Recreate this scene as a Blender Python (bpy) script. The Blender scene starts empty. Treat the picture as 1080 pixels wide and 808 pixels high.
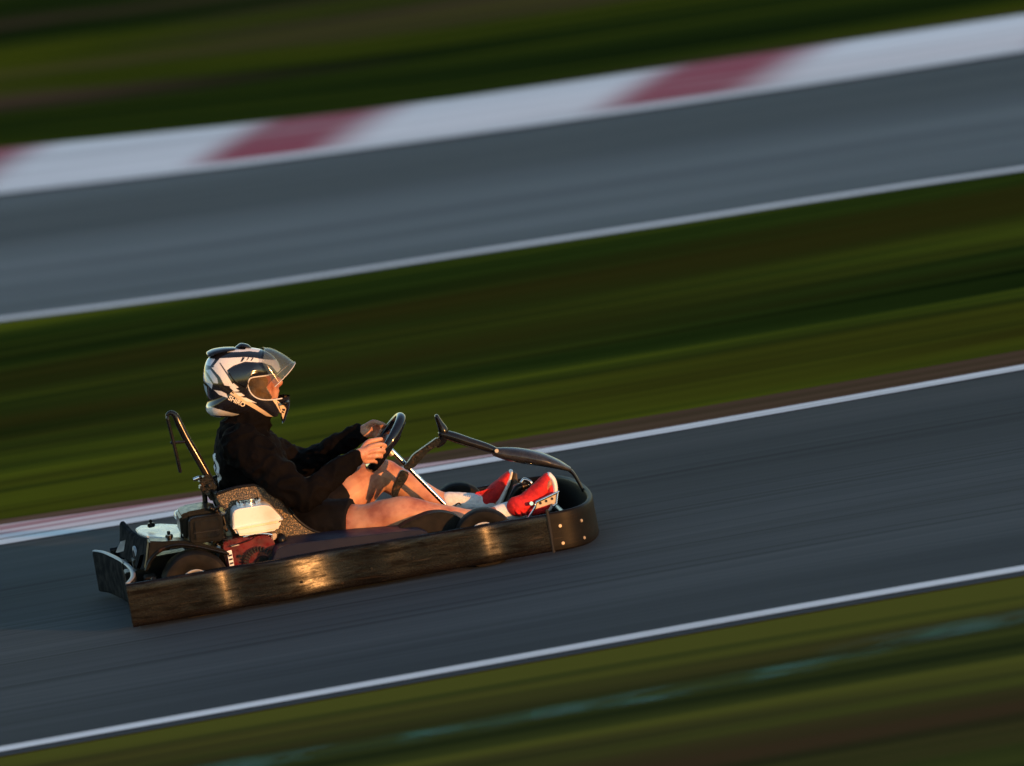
import bpy, bmesh, math, random
from mathutils import Vector, Matrix, noise
random.seed(7)
R = math.radians
scene = bpy.context.scene
COL = scene.collection

# ------------------------------------------------------------------ camera
F_PX, ELEV, YAW, ROLL, DIST = 8000.0, R(6.5), R(5.0), R(9.6), 31.4
fw = Vector((math.sin(YAW)*math.cos(ELEV), math.cos(YAW)*math.cos(ELEV), -math.sin(ELEV)))
r0 = Vector((math.cos(YAW), -math.sin(YAW), 0)); u0 = r0.cross(fw)
RT = math.cos(ROLL)*r0 - math.sin(ROLL)*u0
UP = math.sin(ROLL)*r0 + math.cos(ROLL)*u0
def ray(px, py):
    return fw + RT*((px-540)/F_PX) + UP*((404-py)/F_PX)
CAM = -DIST*ray(345.6, 608.8)
cd = bpy.data.cameras.new('camera'); cam = bpy.data.objects.new('camera', cd); COL.objects.link(cam)
M = Matrix((RT, UP, -fw)).transposed().to_4x4(); M.translation = CAM
cam.matrix_world = M
cd.sensor_width = 36; cd.lens = F_PX/1080*36; cd.clip_start = 1; cd.clip_end = 20000
cd.dof.use_dof = True; cd.dof.focus_distance = DIST; cd.dof.aperture_fstop = 2.3
scene.camera = cam
def at(px, py, Y):            # point on the upright plane y = Y
    d = ray(px, py); return CAM + d*((Y-CAM.y)/d.y)
def atz(px, py, z=0.0):       # point on the level plane z
    d = ray(px, py); return CAM + d*((z-CAM.z)/d.z)
def proj(p):
    v = p-CAM; z = v.dot(fw); return 540+F_PX*v.dot(RT)/z, 404-F_PX*v.dot(UP)/z

# ------------------------------------------------------------------ materials
def mat(name, col=(.5,.5,.5), rough=.5, metal=0, **kw):
    m = bpy.data.materials.new(name); m.use_nodes = True
    b = m.node_tree.nodes['Principled BSDF']
    b.inputs['Base Color'].default_value = (*col, 1); b.inputs['Roughness'].default_value = rough
    b.inputs['Metallic'].default_value = metal
    for k, v in kw.items(): b.inputs[k.replace('_', ' ')].default_value = v
    return m
def N(m, t, **kw):
    n = m.node_tree.nodes.new(t)
    for k, v in kw.items():
        if k in n.inputs.keys(): n.inputs[k].default_value = v
        else: setattr(n, k, v)
    return n
def L(m, a, b): m.node_tree.links.new(a, b)
def bsdf(m): return m.node_tree.nodes['Principled BSDF']
def ramp(m, fac, stops, interp='LINEAR'):
    n = N(m, 'ShaderNodeValToRGB'); n.color_ramp.interpolation = interp
    e = n.color_ramp.elements
    e[0].position = stops[0][0]; e[1].position = stops[-1][0]
    e[0].color = (*stops[0][1], 1); e[1].color = (*stops[-1][1], 1)
    for p, c in stops[1:-1]: e.new(p).color = (*c, 1)
    L(m, fac, n.inputs[0]); return n.outputs[0]
def noise_tex(m, scale=(1,1,1), coord='Object', detail=4, rough=.55, s=1.0, dist=0, off=(0,0,0)):
    tc = N(m, 'ShaderNodeTexCoord'); mp = N(m, 'ShaderNodeMapping')
    mp.inputs['Scale'].default_value = scale; mp.inputs['Location'].default_value = off
    L(m, tc.outputs[coord], mp.inputs[0])
    n = N(m, 'ShaderNodeTexNoise'); n.inputs['Scale'].default_value = s; n.inputs['Detail'].default_value = detail
    n.inputs['Roughness'].default_value = rough; n.inputs['Distortion'].default_value = dist
    L(m, mp.outputs[0], n.inputs['Vector']); return n.outputs[0]
def mix(m, fac, a, b, mode='MIX'):
    n = N(m, 'ShaderNodeMix', data_type='RGBA', blend_type=mode)
    for sock, v in ((n.inputs[0], fac), (n.inputs[6], a), (n.inputs[7], b)):
        if hasattr(v, 'links'): L(m, v, sock)
        else: sock.default_value = v if isinstance(v, (int, float)) else (*v, 1)
    return n.outputs[2]
def mathn(m, op, a, b=0.0):
    n = N(m, 'ShaderNodeMath', operation=op)
    for i, v in enumerate((a, b)):
        if hasattr(v, 'links'): L(m, v, n.inputs[i])
        else: n.inputs[i].default_value = v
    return n.outputs[0]
def bump(m, h, strength=.3, dist=.01):
    n = N(m, 'ShaderNodeBump'); n.inputs['Strength'].default_value = strength; n.inputs['Distance'].default_value = dist
    L(m, h, n.inputs['Height']); L(m, n.outputs[0], bsdf(m).inputs['Normal'])
def worn(name, c1, c2, rough=(.3,.6), metal=0, sc=(12,12,12), bs=.15, lo=.4, hi=.65, spec=.5):
    m = mat(name, c1, metal=metal); bsdf(m).inputs['Specular IOR Level'].default_value = spec
    n = noise_tex(m, sc, detail=6)
    L(m, ramp(m, n, [(lo, c1), (hi, c2)]), bsdf(m).inputs['Base Color'])
    n2 = noise_tex(m, tuple(3*s for s in sc), detail=5)
    L(m, ramp(m, n2, [(.3, (rough[0],)*3), (.7, (rough[1],)*3)]), bsdf(m).inputs['Roughness'])
    if bs: bump(m, n2, bs, .004)
    return m
MT = {}
MT['black'] = worn('black_plastic', (.004,.004,.005), (.010,.009,.008), (.25,.4), spec=.16)
MT['paint'] = worn('black_paint', (.006,.007,.009), (.016,.014,.012), (.12,.24), bs=.04, spec=.3)
MT['rust'] = worn('scuffed_black_steel', (.004,.004,.004), (.06,.028,.012), (.25,.45), .3, (45,45,45), .3, .56, .70, spec=.3)
MT['silver'] = worn('silver_sheet', (.82,.81,.79), (.66,.65,.64), (.22,.36), .15, (8,8,8), .06)
MT['chrome'] = mat('chrome', (.75,.75,.78), .12, 1)
MT['white'] = worn('white_plastic', (.80,.78,.74), (.58,.50,.40), (.28,.45), 0, (6,6,6), .03)
MT['red'] = worn('red_enamel', (.12,.003,.006), (.03,.002,.003), (.22,.4), 0, (18,18,18), .1)
MT['blue'] = worn('navy_plastic', (.010,.013,.030), (.016,.018,.034), (.4,.5), 0, (10,10,10), .03, spec=.12)
MT['tyre'] = worn('rubber', (.005,.005,.005), (.014,.011,.009), (.6,.8), 0, (14,14,14), .1, spec=.15)
MT['tan'] = worn('bare_alloy_plate', (.55,.45,.33), (.4,.32,.24), (.35,.5), .4, (20,20,20), .05)
MT['lens'] = mat('clear_reflector', (.8,.8,.8), .25, 0)
MT['emblem'] = mat('grey_emblem', (.35,.38,.42), .4)
MT['matte'] = worn('matte_black_sheet', (.016,.018,.020), (.038,.038,.038), (.5,.65), 0, (20,20,20), .1, spec=0)
MT['grey'] = worn('grey_painted_fairing', (.018,.019,.024), (.045,.042,.040), (.22,.34), 0, (14,14,14), .05, spec=.5)
MT['edge'] = mat('edge_sky_sheen', (.22,.23,.25), .4)  # sky sheen on the black plastic rim, painted as pale grey
MT['dark'] = mat('dark_underside', (.008,.008,.009), .8)
MT['sock'] = worn('white_cotton', (.80,.78,.78), (.66,.64,.64), (.8,.9), 0, (60,60,60), .5)
MT['shoe'] = worn('red_knit', (.62,.012,.012), (.42,.008,.010), (.7,.9), 0, (70,70,70), .5)
MT['sole'] = mat('white_rubber_sole', (.80,.76,.72), .5)
MT['outsole'] = worn('dark_outsole', (.03,.025,.022), (.10,.07,.05), (.6,.8), 0, (40,40,40), .5)
# seat: speckled fibreglass
m = mat('speckled_fibreglass', (.1,.08,.06), .38)
n = noise_tex(m, (170,170,170), detail=3, rough=.7)
L(m, ramp(m, n, [(.44,(.008,.007,.006)),(.54,(.05,.036,.022)),(.64,(.34,.22,.11))]), bsdf(m).inputs['Base Color'])
bump(m, n, .6, .004); MT['seat'] = m
# bumper: scuffed black polyethylene with long scratches
m = mat('scuffed_bumper_plastic', (.03,.03,.03), .35)
n1 = noise_tex(m, (6,6,60), detail=8, rough=.7)
n2 = noise_tex(m, (40,40,90), detail=6, rough=.7, dist=1.5)
sc_ = noise_tex(m, (9,9,140), detail=5, rough=.6, dist=.8, off=(3,1,2))
c = ramp(m, n1, [(.35,(.003,.003,.003)),(.55,(.005,.004,.0035)),(.72,(.011,.008,.006))])
c = mix(m, ramp(m, sc_, [(.60,(0,0,0)),(.70,(.8,.8,.8))]), c, (.028,.020,.014))
c = mix(m, ramp(m, n2, [(.60,(0,0,0)),(.75,(.6,.6,.6))]), c, (.008,.007,.006))
L(m, c, bsdf(m).inputs['Base Color'])
L(m, ramp(m, n2, [(.3,(.19,)*3),(.7,(.33,)*3)]), bsdf(m).inputs['Roughness'])
L(m, ramp(m, noise_tex(m, (7,7,46), detail=8, rough=.72, dist=.5, off=(5,2,8)), [(.40,(.30,)*3),(.52,(.19,)*3),(.62,(.05,)*3)]), bsdf(m).inputs['Specular IOR Level'])
bump(m, mathn(m, 'ADD', n1, n2), .13, .003); MT['bumper'] = m
m2 = m.copy(); m2.name = 'dull_bumper_plastic'
for l in list(m2.node_tree.links):
    if l.to_socket.name in ('Roughness', 'Specular IOR Level'): m2.node_tree.links.remove(l)
bsdf(m2).inputs['Roughness'].default_value = .5; bsdf(m2).inputs['Specular IOR Level'].default_value = .12; MT['dull'] = m2
# skin
m = mat('skin', (.52,.27,.19), .5); bsdf(m).inputs['Subsurface Weight'].default_value = .12
bsdf(m).inputs['Subsurface Radius'].default_value = (.012,.004,.002)
n = noise_tex(m, (9,9,9), detail=5)
L(m, ramp(m, n, [(.38,(.54,.27,.165)),(.52,(.44,.185,.11)),(.64,(.29,.095,.055))]), bsdf(m).inputs['Base Color'])
bump(m, noise_tex(m, (60,60,60), detail=4), .15, .003); MT['skin'] = m
# fabrics
m = mat('black_sweatshirt', (.012,.011,.012), .85); bsdf(m).inputs['Specular IOR Level'].default_value = .05
n = noise_tex(m, (7,7,7), detail=5)
L(m, ramp(m, n, [(.35,(.0025,.0022,.0025)),(.7,(.0045,.0035,.0035))]), bsdf(m).inputs['Base Color'])
bump(m, noise_tex(m, (300,300,300), detail=2), .3, .001); MT['jacket'] = m
MT['shorts'] = worn('black_shorts_fabric', (.004,.004,.005), (.007,.006,.007), (.7,.85), 0, (20,20,20), .2, spec=.1)
MT['visor'] = mat('smoked_visor', (.10,.13,.14), .05); bsdf(MT['visor']).inputs['Alpha'].default_value = .30
MT['pad'] = worn('helmet_padding', (.018,.010,.006), (.11,.055,.016), (.18,.35), 0, (11,11,11), .15)
MT['gloss'] = mat('gloss_black', (.006,.007,.012), .12)
m = mat('helmet_shell', (.02,.02,.02), .16)
vc = N(m, 'ShaderNodeVertexColor', layer_name='livery'); L(m, vc.outputs[0], bsdf(m).inputs['Base Color'])
bsdf(m).inputs['Coat Weight'].default_value = .5; MT['helmet'] = m

# ------------------------------------------------------------------ mesh helpers
def link(name, me, m=None, parent=None, smooth=True):
    o = bpy.data.objects.new(name, me); COL.objects.link(o)
    if m is not None:
        for x in (m if isinstance(m, (list, tuple)) else [m]): me.materials.append(x)
    if smooth:
        me.polygons.foreach_set('use_smooth', [True]*len(me.polygons))
        try: me.set_sharp_from_angle(angle=R(38))
        except Exception: pass
    if parent: o.parent = parent
    return o
def build(name, bm, m, parent=None, smooth=True):
    bmesh.ops.recalc_face_normals(bm, faces=bm.faces)
    me = bpy.data.meshes.new(name); bm.to_mesh(me); bm.free()
    return link(name, me, m, parent, smooth)
def thing(name, label, cat):
    o = bpy.data.objects.new(name, None); COL.objects.link(o); o['label'] = label; o['category'] = cat; return o
def catmull(pts, n):
    P = [Vector(p) for p in pts]; out = []
    if len(P) == 2: return [P[0].lerp(P[1], i/n) for i in range(n+1)]
    Q = [2*P[0]-P[1]] + P + [2*P[-1]-P[-2]]
    for i in range(1, len(Q)-2):
        for k in range(n):
            t = k/n; a, b, c, d = Q[i-1:i+3]
            out.append(.5*((2*b)+(c-a)*t+(2*a-5*b+4*c-d)*t*t+(3*b-a-3*c+d)*t**3))
    out.append(P[-1]); return out
def limb(bm, pts, rad, seg=20, n=6, cap=True, side=Vector((0,1,0)), smooth=True):
    """tube through pts; rad = radius or (half width along side, half height)"""
    rr = [(r, r) if isinstance(r, (int, float)) else r for r in rad]
    if smooth and len(pts) > 2:
        P = catmull(pts, n); W = catmull([(a, b, 0) for a, b in rr], n)
    elif smooth:
        P = catmull(pts, n); W = catmull([(a, b, 0) for a, b in rr], n)
    else: P = [Vector(p) for p in pts]; W = [Vector((a, b, 0)) for a, b in rr]
    T = [(P[min(i+1, len(P)-1)]-P[max(i-1, 0)]).normalized() for i in range(len(P))]
    if cap:
        def ends(p, t, w):
            o = []
            for a in (90, 68, 45, 22): o.append((p+t*min(w.x, w.y)*math.sin(R(a)), max(math.cos(R(a)), .03)))
            return o
        A = ends(P[0], -T[0], W[0]); B = ends(P[-1], T[-1], W[-1])
        P2 = [a[0] for a in A]+P+[b[0] for b in reversed(B)]
        W2 = [W[0]*a[1] for a in A]+W+[W[-1]*b[1] for b in reversed(B)]
        T = [T[0]]*4+T+[T[-1]]*4; P, W = P2, W2
    s = side-T[0]*side.dot(T[0])
    if s.length < .2: s = Vector((1,0,0))-T[0]*T[0].x
    rings = []
    for p, t, w in zip(P, T, W):
        s = (side if abs(side.dot(t)) < .8 else s); s = (s-t*s.dot(t)).normalized(); o = t.cross(s)
        rings.append([bm.verts.new(p+s*(w.x*math.cos(a))+o*(w.y*math.sin(a))) for a in [2*math.pi*k/seg for k in range(seg)]])
    for a, b in zip(rings, rings[1:]):
        for k in range(seg): bm.faces.new((a[k], a[(k+1)%seg], b[(k+1)%seg], b[k]))
    bm.faces.new(rings[0][::-1]); bm.faces.new(rings[-1])
def ball(bm, c, r):
    r = (r, r, r) if isinstance(r, (int, float)) else r
    bmesh.ops.create_uvsphere(bm, u_segments=24, v_segments=16, radius=1, matrix=Matrix.Translation(c) @ Matrix.Diagonal((*r, 1)))
def cyl(bm, a, b, r, r2=None, seg=32, bev=0):
    a, b = Vector(a), Vector(b); d = b-a
    mtx = Matrix.Translation((a+b)/2) @ d.to_track_quat('Z', 'Y').to_matrix().to_4x4()
    res = bmesh.ops.create_cone(bm, cap_ends=True, segments=seg, radius1=r, radius2=r if r2 is None else r2, depth=d.length, matrix=mtx)
    if bev:
        ed = list({e for v in res['verts'] for e in v.link_edges if len(e.link_faces) == 2 and e.calc_face_angle(0) > .8})
        bmesh.ops.bevel(bm, geom=ed, offset=bev, segments=2, affect='EDGES')
def prism(bm, pts, y0, y1, bev=.006, seg=2):
    """side outline [(px,py)] cut from depth y0 to y1, bevelled; outline read at y0"""
    P = [at(x, y, y0) for x, y in pts]
    return prism3(bm, P, Vector((0, y1-y0, 0)), bev, seg)
def prism3(bm, P, D, bev=.006, seg=2):
    a = [bm.verts.new(p) for p in P]; b = [bm.verts.new(p+D) for p in P]; n = len(P)
    f = [bm.faces.new(a), bm.faces.new(b[::-1])]
    for i in range(n): f.append(bm.faces.new((a[i], b[i], b[(i+1)%n], a[(i+1)%n])))
    if bev:
        ed = list({e for x in f for e in x.edges})
        bmesh.ops.recalc_face_normals(bm, faces=f)
        bmesh.ops.bevel(bm, geom=ed, offset=bev, segments=seg, affect='EDGES', clamp_overlap=True)
def box(bm, c, d, rot=None, bev=.004):
    c = Vector(c); q = rot or Matrix.Identity(3)
    P = [c+q@Vector((sx*d[0]/2, -d[1]/2, sz*d[2]/2)) for sx, sz in ((-1,-1),(1,-1),(1,1),(-1,1))]
    prism3(bm, P, q@Vector((0, d[1], 0)), bev)
def smoothpoly(pts, n=5):
    P = [Vector((x, y, 0)) for x, y in pts]; Q = P[-1:]+P+P[:2]; out = []
    for i in range(1, len(Q)-2):
        a, b, c, d = Q[i-1:i+3]
        for k in range(n):
            t = k/n; v = .5*((2*b)+(c-a)*t+(2*a-5*b+4*c-d)*t*t+(3*b-a-3*c+d)*t**3); out.append((v.x, v.y))
    return out
def organic(name, bm, m, parent=None, voxel=.005, sm=6, disp=None):
    bmesh.ops.recalc_face_normals(bm, faces=bm.faces)
    me = bpy.data.meshes.new('tmp'); bm.to_mesh(me); bm.free()
    o = bpy.data.objects.new('tmp', me); COL.objects.link(o)
    md = o.modifiers.new('r', 'REMESH'); md.mode = 'VOXEL'; md.voxel_size = voxel
    ms = o.modifiers.new('s', 'SMOOTH'); ms.factor = .5; ms.iterations = sm
    dg = bpy.context.evaluated_depsgraph_get(); ev = o.evaluated_get(dg)
    me2 = bpy.data.meshes.new_from_object(ev); bpy.data.objects.remove(o); bpy.data.meshes.remove(me)
    if disp:
        nr = [v.normal.copy() for v in me2.vertices]
        for v, q in zip(me2.vertices, nr): v.co += q*disp(v.co)
    me2.materials.clear(); me2.name = name
    o = link(name, me2, m, parent, False)
    me2.polygons.foreach_set('use_smooth', [True]*len(me2.polygons))
    return o

# ------------------------------------------------------------------ ground
XS = list(range(-3600, 4801, 120))
def line(pts):                # piecewise-linear pixel line, softly smoothed, extended past both ends
    def f(x):
        if x <= pts[0][0]: a, b = pts[0], pts[min(2, len(pts)-1)]
        elif x >= pts[-1][0]: a, b = pts[max(-3, -len(pts))], pts[-1]; 
        else:
            for a, b in zip(pts, pts[1:]):
                if a[0] <= x <= b[0]: break
        return (a if x <= pts[0][0] or x < pts[-1][0] else b)[1] + (b[1]-a[1])/(b[0]-a[0])*(x-(a if x <= pts[0][0] or x < pts[-1][0] else b)[0])
    def g(x): return sum(f(x+d) for d in (-120,-60,0,60,120))/5
    return g
kerb_top = line([(0,156),(200,137),(400,115),(540,96),(740,65),(940,37),(1080,15)])
kerb_bot = line([(0,197),(200,175),(400,148),(540,129),(690,107),(940,70),(1080,47)])
farline_b = line([(0,202),(200,180),(400,153),(540,134),(690,112),(940,75),(1080,52)])
near_of_far = line([(0,336),(200,312),(350,289),(540,259),(740,230),(890,204),(1080,178)])
mid_line = line([(0,571.5),(189,541),(437,497),(570,477),(720,450.5),(850,428),(980,404.5),(1080,387)])
near_line = line([(0,790),(270,742),(540,694),(740,658),(890,631),(1080,599)])
def off(g, d): return lambda x: g(x)+d
def strip(name, g0, g1, z, m, kind='structure', parent=None, n=1, lift=None):
    """sheet between two lines on the ground; UV = metres along, metres across"""
    me = bpy.data.meshes.new(name); V, Fc, UVs = [], [], []; u = 0; prev = None
    for x in XS:
        A = atz(x, g0(x), z); B = atz(x, g1(x), z)
        B = B if True else B
        if prev is not None: u += (A-prev).length
        prev = A
        for k in range(n+1):
            p = A.lerp(B, k/n)
            if lift: p = p+Vector((0,0,lift(k/n)))
            V.append(p); UVs.append((u, (B-A).length*k/n*1.0))
    w = n+1
    for i in range(len(XS)-1):
        for k in range(n): Fc.append((i*w+k, (i+1)*w+k, (i+1)*w+k+1, i*w+k+1))
    me.from_pydata([tuple(v) for v in V], [], Fc); uv = me.uv_layers.new(name='UVMap')
    for l in me.loops: uv.data[l.index].uv = UVs[l.vertex_index]
    bm = bmesh.new(); bm.from_mesh(me); bm.normal_update()
    if bm.faces and sum(f.normal.z for f in bm.faces) < 0: bmesh.ops.reverse_faces(bm, faces=bm.faces)
    bm.to_mesh(me); bm.free()
    o = link(name, me, m, parent); 
    if kind: o['kind'] = kind
    return o
def grass_mat(name, lo, mid, hi, brown, seed, wide=.45, amp=1.0):
    m = mat(name, mid, .9); b = bsdf(m); b.inputs['Specular IOR Level'].default_value = 0
    a = noise_tex(m, (.035, wide, 1), 'UV', 3, .5, 1, 0, (seed, seed*2.3, 0))
    f = noise_tex(m, (.09, 3.6, 1), 'UV', 7, .68, 1, 0, (seed*3, seed, 0))
    br = noise_tex(m, (.05, wide*.8, 1), 'UV', 4, .55, 1, 0, (seed*7, seed*5, 0))
    s = mathn(m, 'ADD', mathn(m, 'MULTIPLY', a, .62), mathn(m, 'MULTIPLY', f, .38))
    c = ramp(m, s, [(.42, lo), (.50, mid), (.57, hi)])
    c = mix(m, ramp(m, br, [(.50,(0,0,0)),(.64,(.85,.85,.85))]), c, brown)
    L(m, c, b.inputs['Base Color'])
    return m
def asphalt(name, c0, c1, seed, bands, wd=12.0):
    m = mat(name, c0, .85); b = bsdf(m); b.inputs['Specular IOR Level'].default_value = .06
    a = noise_tex(m, (.03, .7, 1), 'UV', 4, .55, 1, 0, (seed, seed*1.7, 0))
    f = noise_tex(m, (.3, 12, 1), 'UV', 5, .65, 1, 0, (seed, seed*3, 0))
    s = mathn(m, 'ADD', mathn(m, 'MULTIPLY', a, .6), mathn(m, 'MULTIPLY', f, .4))
    c = ramp(m, s, [(.42, c0), (.58, c1)])
    uv = N(m, 'ShaderNodeTexCoord'); sp = N(m, 'ShaderNodeSeparateXYZ'); L(m, uv.outputs['UV'], sp.inputs[0])
    vv = mathn(m, 'ADD', sp.outputs[1], mathn(m, 'MULTIPLY', mathn(m, 'SUBTRACT', a, .5), .8))
    vs = mathn(m, 'DIVIDE', vv, wd)
    rub = ramp(m, vs, bands)
    c = mix(m, 1.0, c, rub, 'MULTIPLY')
    tm = noise_tex(m, (.03, 7, 1), 'UV', 2, .5, 1, 0, (seed*2, seed*5, 0))
    c = mix(m, 1.0, c, ramp(m, tm, [(.60,(1,1,1)),(.66,(.72,)*3)]), 'MULTIPLY')
    c = mix(m, 1.0, c, ramp(m, noise_tex(m, (.15, .9, 1), 'UV', 4, .6, 1, 0, (seed*9, seed, 0)), [(.35,(.82,)*3),(.65,(1.15,1.13,1.1))]), 'MULTIPLY')
    L(m, c, b.inputs['Base Color'])
    g = noise_tex(m, (60, 60, 1), 'UV', 3, .7)
    bump(m, g, .25, .004)
    return m
def paint_mat(name, col, dirt, seed=1):
    m = mat(name, col, .8); bsdf(m).inputs['Specular IOR Level'].default_value = .05
    n = noise_tex(m, (.25, 9, 1), 'UV', 5, .65, 1, 0, (seed, seed, 0))
    L(m, mix(m, ramp(m, noise_tex(m, (.5, 14, 1), 'UV', 6, .7, 1, 0, (seed*4, 2, 0)), [(.55,(0,0,0)),(.68,(.55,)*3)]), ramp(m, n, [(.38, dirt), (.55, col)]), (.16,.16,.15)), bsdf(m).inputs['Base Color']); return m

G1 = grass_mat('verge_grass', (.006,.013,.003), (.028,.047,.007), (.108,.125,.010), (.040,.034,.006), 3.1, .34)
G2 = grass_mat('far_grass', (.005,.012,.004), (.024,.040,.006), (.090,.096,.006), (.105,.060,.038), 8.4, .2)
G3 = grass_mat('near_grass', (.022,.030,.009), (.058,.066,.014), (.112,.110,.018), (.070,.040,.018), 5.2, .8)
G0 = grass_mat('field_grass', (.012,.024,.006), (.034,.048,.008), (.056,.060,.008), (.050,.034,.020), 2.4, .3)
me = bpy.data.meshes.new('ground'); S = 4000
me.from_pydata([(-S,-S,0),(S,-S,0),(S,S,0),(-S,S,0)], [], [(0,1,2,3)])
uv = me.uv_layers.new(name='UVMap')
for l in me.loops: uv.data[l.index].uv = me.vertices[l.vertex_index].co.xy
g = link('ground', me, G0); g['kind'] = 'structure'

A_near = asphalt('near_asphalt', (.048,.056,.062), (.074,.083,.090), 2.0, [(0,(.95,)*3),(.12,(1.0,)*3),(.2,(.82,)*3),(.27,(.95,)*3),(.36,(.62,)*3),(.44,(.66,)*3),(.50,(.95,.9,.86)),(.62,(1,.95,.9))])
A_far = asphalt('far_asphalt', (.104,.124,.134), (.136,.158,.170), 6.0, [(0,(1,)*3),(.29,(1,1,1)),(.36,(.60,)*3),(.46,(.66,)*3),(.54,(.92,)*3),(.66,(.86,)*3),(.78,(.66,)*3),(1,(.62,)*3)], 16.0)
strip('grass_verge', off(mid_line, -4), off(near_of_far, 2), .004, G1, 'stuff')
strip('far_grass', off(kerb_top, 2), lambda x: kerb_top(x)-175, .004, G2, 'stuff')
strip('near_grass', lambda x: near_line(x)+520, off(near_line, 6), .004, G3, 'stuff')
strip('race_track', off(near_line, 8), off(mid_line, -1), .008, A_near)
strip('return_track', off(near_of_far, 3), off(farline_b, -2), .008, A_far)
WL = paint_mat('white_line_paint', (.84,.85,.86), (.62,.62,.62), 4)
strip('near_edge_line', off(near_line, 2.8), off(near_line, -2.8), .012, WL)
strip('middle_edge_line', off(mid_line, 2.7), off(mid_line, -2.6), .012, WL)
strip('return_edge_line', off(near_of_far, 1.7), off(near_of_far, -1.9), .012, WL)
# far kerb: long painted blocks, red between white, the paint worn soft at the joints
m = mat('kerb_paint', (.7,.7,.7), .8); bsdf(m).inputs['Specular IOR Level'].default_value = .05
tc = N(m, 'ShaderNodeTexCoord'); sp = N(m, 'ShaderNodeSeparateXYZ'); L(m, tc.outputs['UV'], sp.inputs[0])
uu = mathn(m, 'ADD', sp.outputs[0], mathn(m, 'MULTIPLY', sp.outputs[1], -.22))
KP = [0, 0]
kerb_u_node = uu
MT['kerb'] = m
kerb = strip('kerb', farline_b, off(kerb_top, 9), .016, m, n=8, lift=lambda t: .06*math.sin(min(t*1.15,1)*math.pi/2))
# u at given pixel on the kerb
def kerb_u(px):
    u = 0; prev = None; last = 0
    for x in XS:
        A = atz(x, farline_b(x), .016)
        if prev is not None:
            d = (A-prev).length
            if x >= px: return u + d*(px-(x-120))/120
            u += d
        prev = A
    return u
u1, u2 = kerb_u(268), kerb_u(704)
per = u2-u1
ph = mathn(m, 'FRACT', mathn(m, 'ADD', mathn(m, 'DIVIDE', mathn(m, 'SUBTRACT', uu, u1), per), .5+20))
wn = noise_tex(m, (.2, 4, 1), 'UV', 4, .6)
W_, RD = (.84,.86,.88), (.33,.045,.08)
c = ramp(m, ph, [(0,W_),(.24,W_),(.42,RD),(.57,RD),(.80,W_),(1,W_)], 'EASE')
c = mix(m, ramp(m, noise_tex(m, (.06, 2.2, 1), 'UV', 5, .65, 1, 0, (7,3,0)), [(.52,(0,0,0)),(.66,(.45,)*3)]), c, (.12,.12,.12))
c = mix(m, ramp(m, wn, [(.3,(.4,)*3),(.55,(0,0,0))]), c, (.5,.46,.47))
L(m, c, bsdf(m).inputs['Base Color'])
strip('kerb_edge_line', off(farline_b, 1.5), off(farline_b, -4), .024, WL)
# pink and white kerb behind the kart, tapering out towards the right
def taper(x): return max(0.0, min(1.0, (545-x)/560))**.8
KM = mat('faded_kerb_paint', (.5,.3,.3), .8); bsdf(KM).inputs['Specular IOR Level'].default_value = .05
n = noise_tex(KM, (.12, 4.5, 1), 'UV', 4, .6, 1, 0, (4,2,0))
L(KM, ramp(KM, n, [(.38,(.36,.10,.11)),(.5,(.62,.40,.40)),(.60,(.82,.72,.71))]), bsdf(KM).inputs['Base Color'])
strip('faded_kerb', off(mid_line, -3.4), lambda x: mid_line(x)-3.6-15*taper(x)*(1 if x > 0 else 1), .013, KM)
DM = grass_mat('dirt', (.075,.045,.028), (.125,.072,.044), (.17,.10,.065), (.055,.045,.02), 9.3, 1.2)
strip('dirt_edge', off(mid_line, -2), lambda x: mid_line(x)-9-15*taper(x)-9*min(1, max(0, (x-300)/300)), .0078, DM, 'stuff')
# worn teal paint in the near grass
TM = mat('worn_teal_paint', (.03,.16,.15), .8)
n = noise_tex(TM, (5, 1.6, 1), 'UV', 5, .6)
L(TM, ramp(TM, n, [(.38,(.02,.08,.05)),(.6,(.03,.24,.155))]), bsdf(TM).inputs['Base Color'])
tc = N(TM, 'ShaderNodeTexCoord'); sp = N(TM, 'ShaderNodeSeparateXYZ'); L(TM, tc.outputs['UV'], sp.inputs[0])
e_ = mathn(TM, 'MULTIPLY', mathn(TM, 'MULTIPLY', sp.outputs[1], mathn(TM, 'SUBTRACT', 1, sp.outputs[1])), 4)
t_ = mathn(TM, 'MULTIPLY', mathn(TM, 'MULTIPLY', sp.outputs[0], mathn(TM, 'SUBTRACT', 1, sp.outputs[0])), 4)
n2 = noise_tex(TM, (2.5, .8, 1), 'UV', 4, .6, 1, 0, (4,3,0))
al = mathn(TM, 'MULTIPLY', mathn(TM, 'MULTIPLY', e_, t_), ramp(TM, n2, [(.42,(.05,)*3),(.62,(.9,)*3)]))
L(TM, al, bsdf(TM).inputs['Alpha'])
def patch(px0, py0, px1, py1, hw):
    bm = bmesh.new(); n = 40; a, b = [], []
    for i in range(n+1):
        t = i/n; x = px0+(px1-px0)*t; y = py0+(py1-py0)*t
        a.append(bm.verts.new(atz(x, y-hw, .0085))); b.append(bm.verts.new(atz(x, y+hw, .0085)))
    fs = [bm.faces.new((a[i], b[i], b[i+1], a[i+1])) for i in range(n)]
    uvl = bm.loops.layers.uv.new('UVMap'); bm.verts.index_update()
    for i, f in enumerate(fs):
        for l, (u_, v_) in zip(f.loops, ((i/n,0),(i/n,1),((i+1)/n,1),((i+1)/n,0))): l[uvl].uv = (u_, v_)
    me = bpy.data.meshes.new('painted_marking'); bm.normal_update(); bm.to_mesh(me); bm.free()
    o = link('painted_marking', me, TM); o['kind'] = 'structure'
for q in ((440,776,960,682,7),(600,752,880,702,4),(860,690,1400,592,9),(130,826,560,758,8)): patch(*q)

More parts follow.
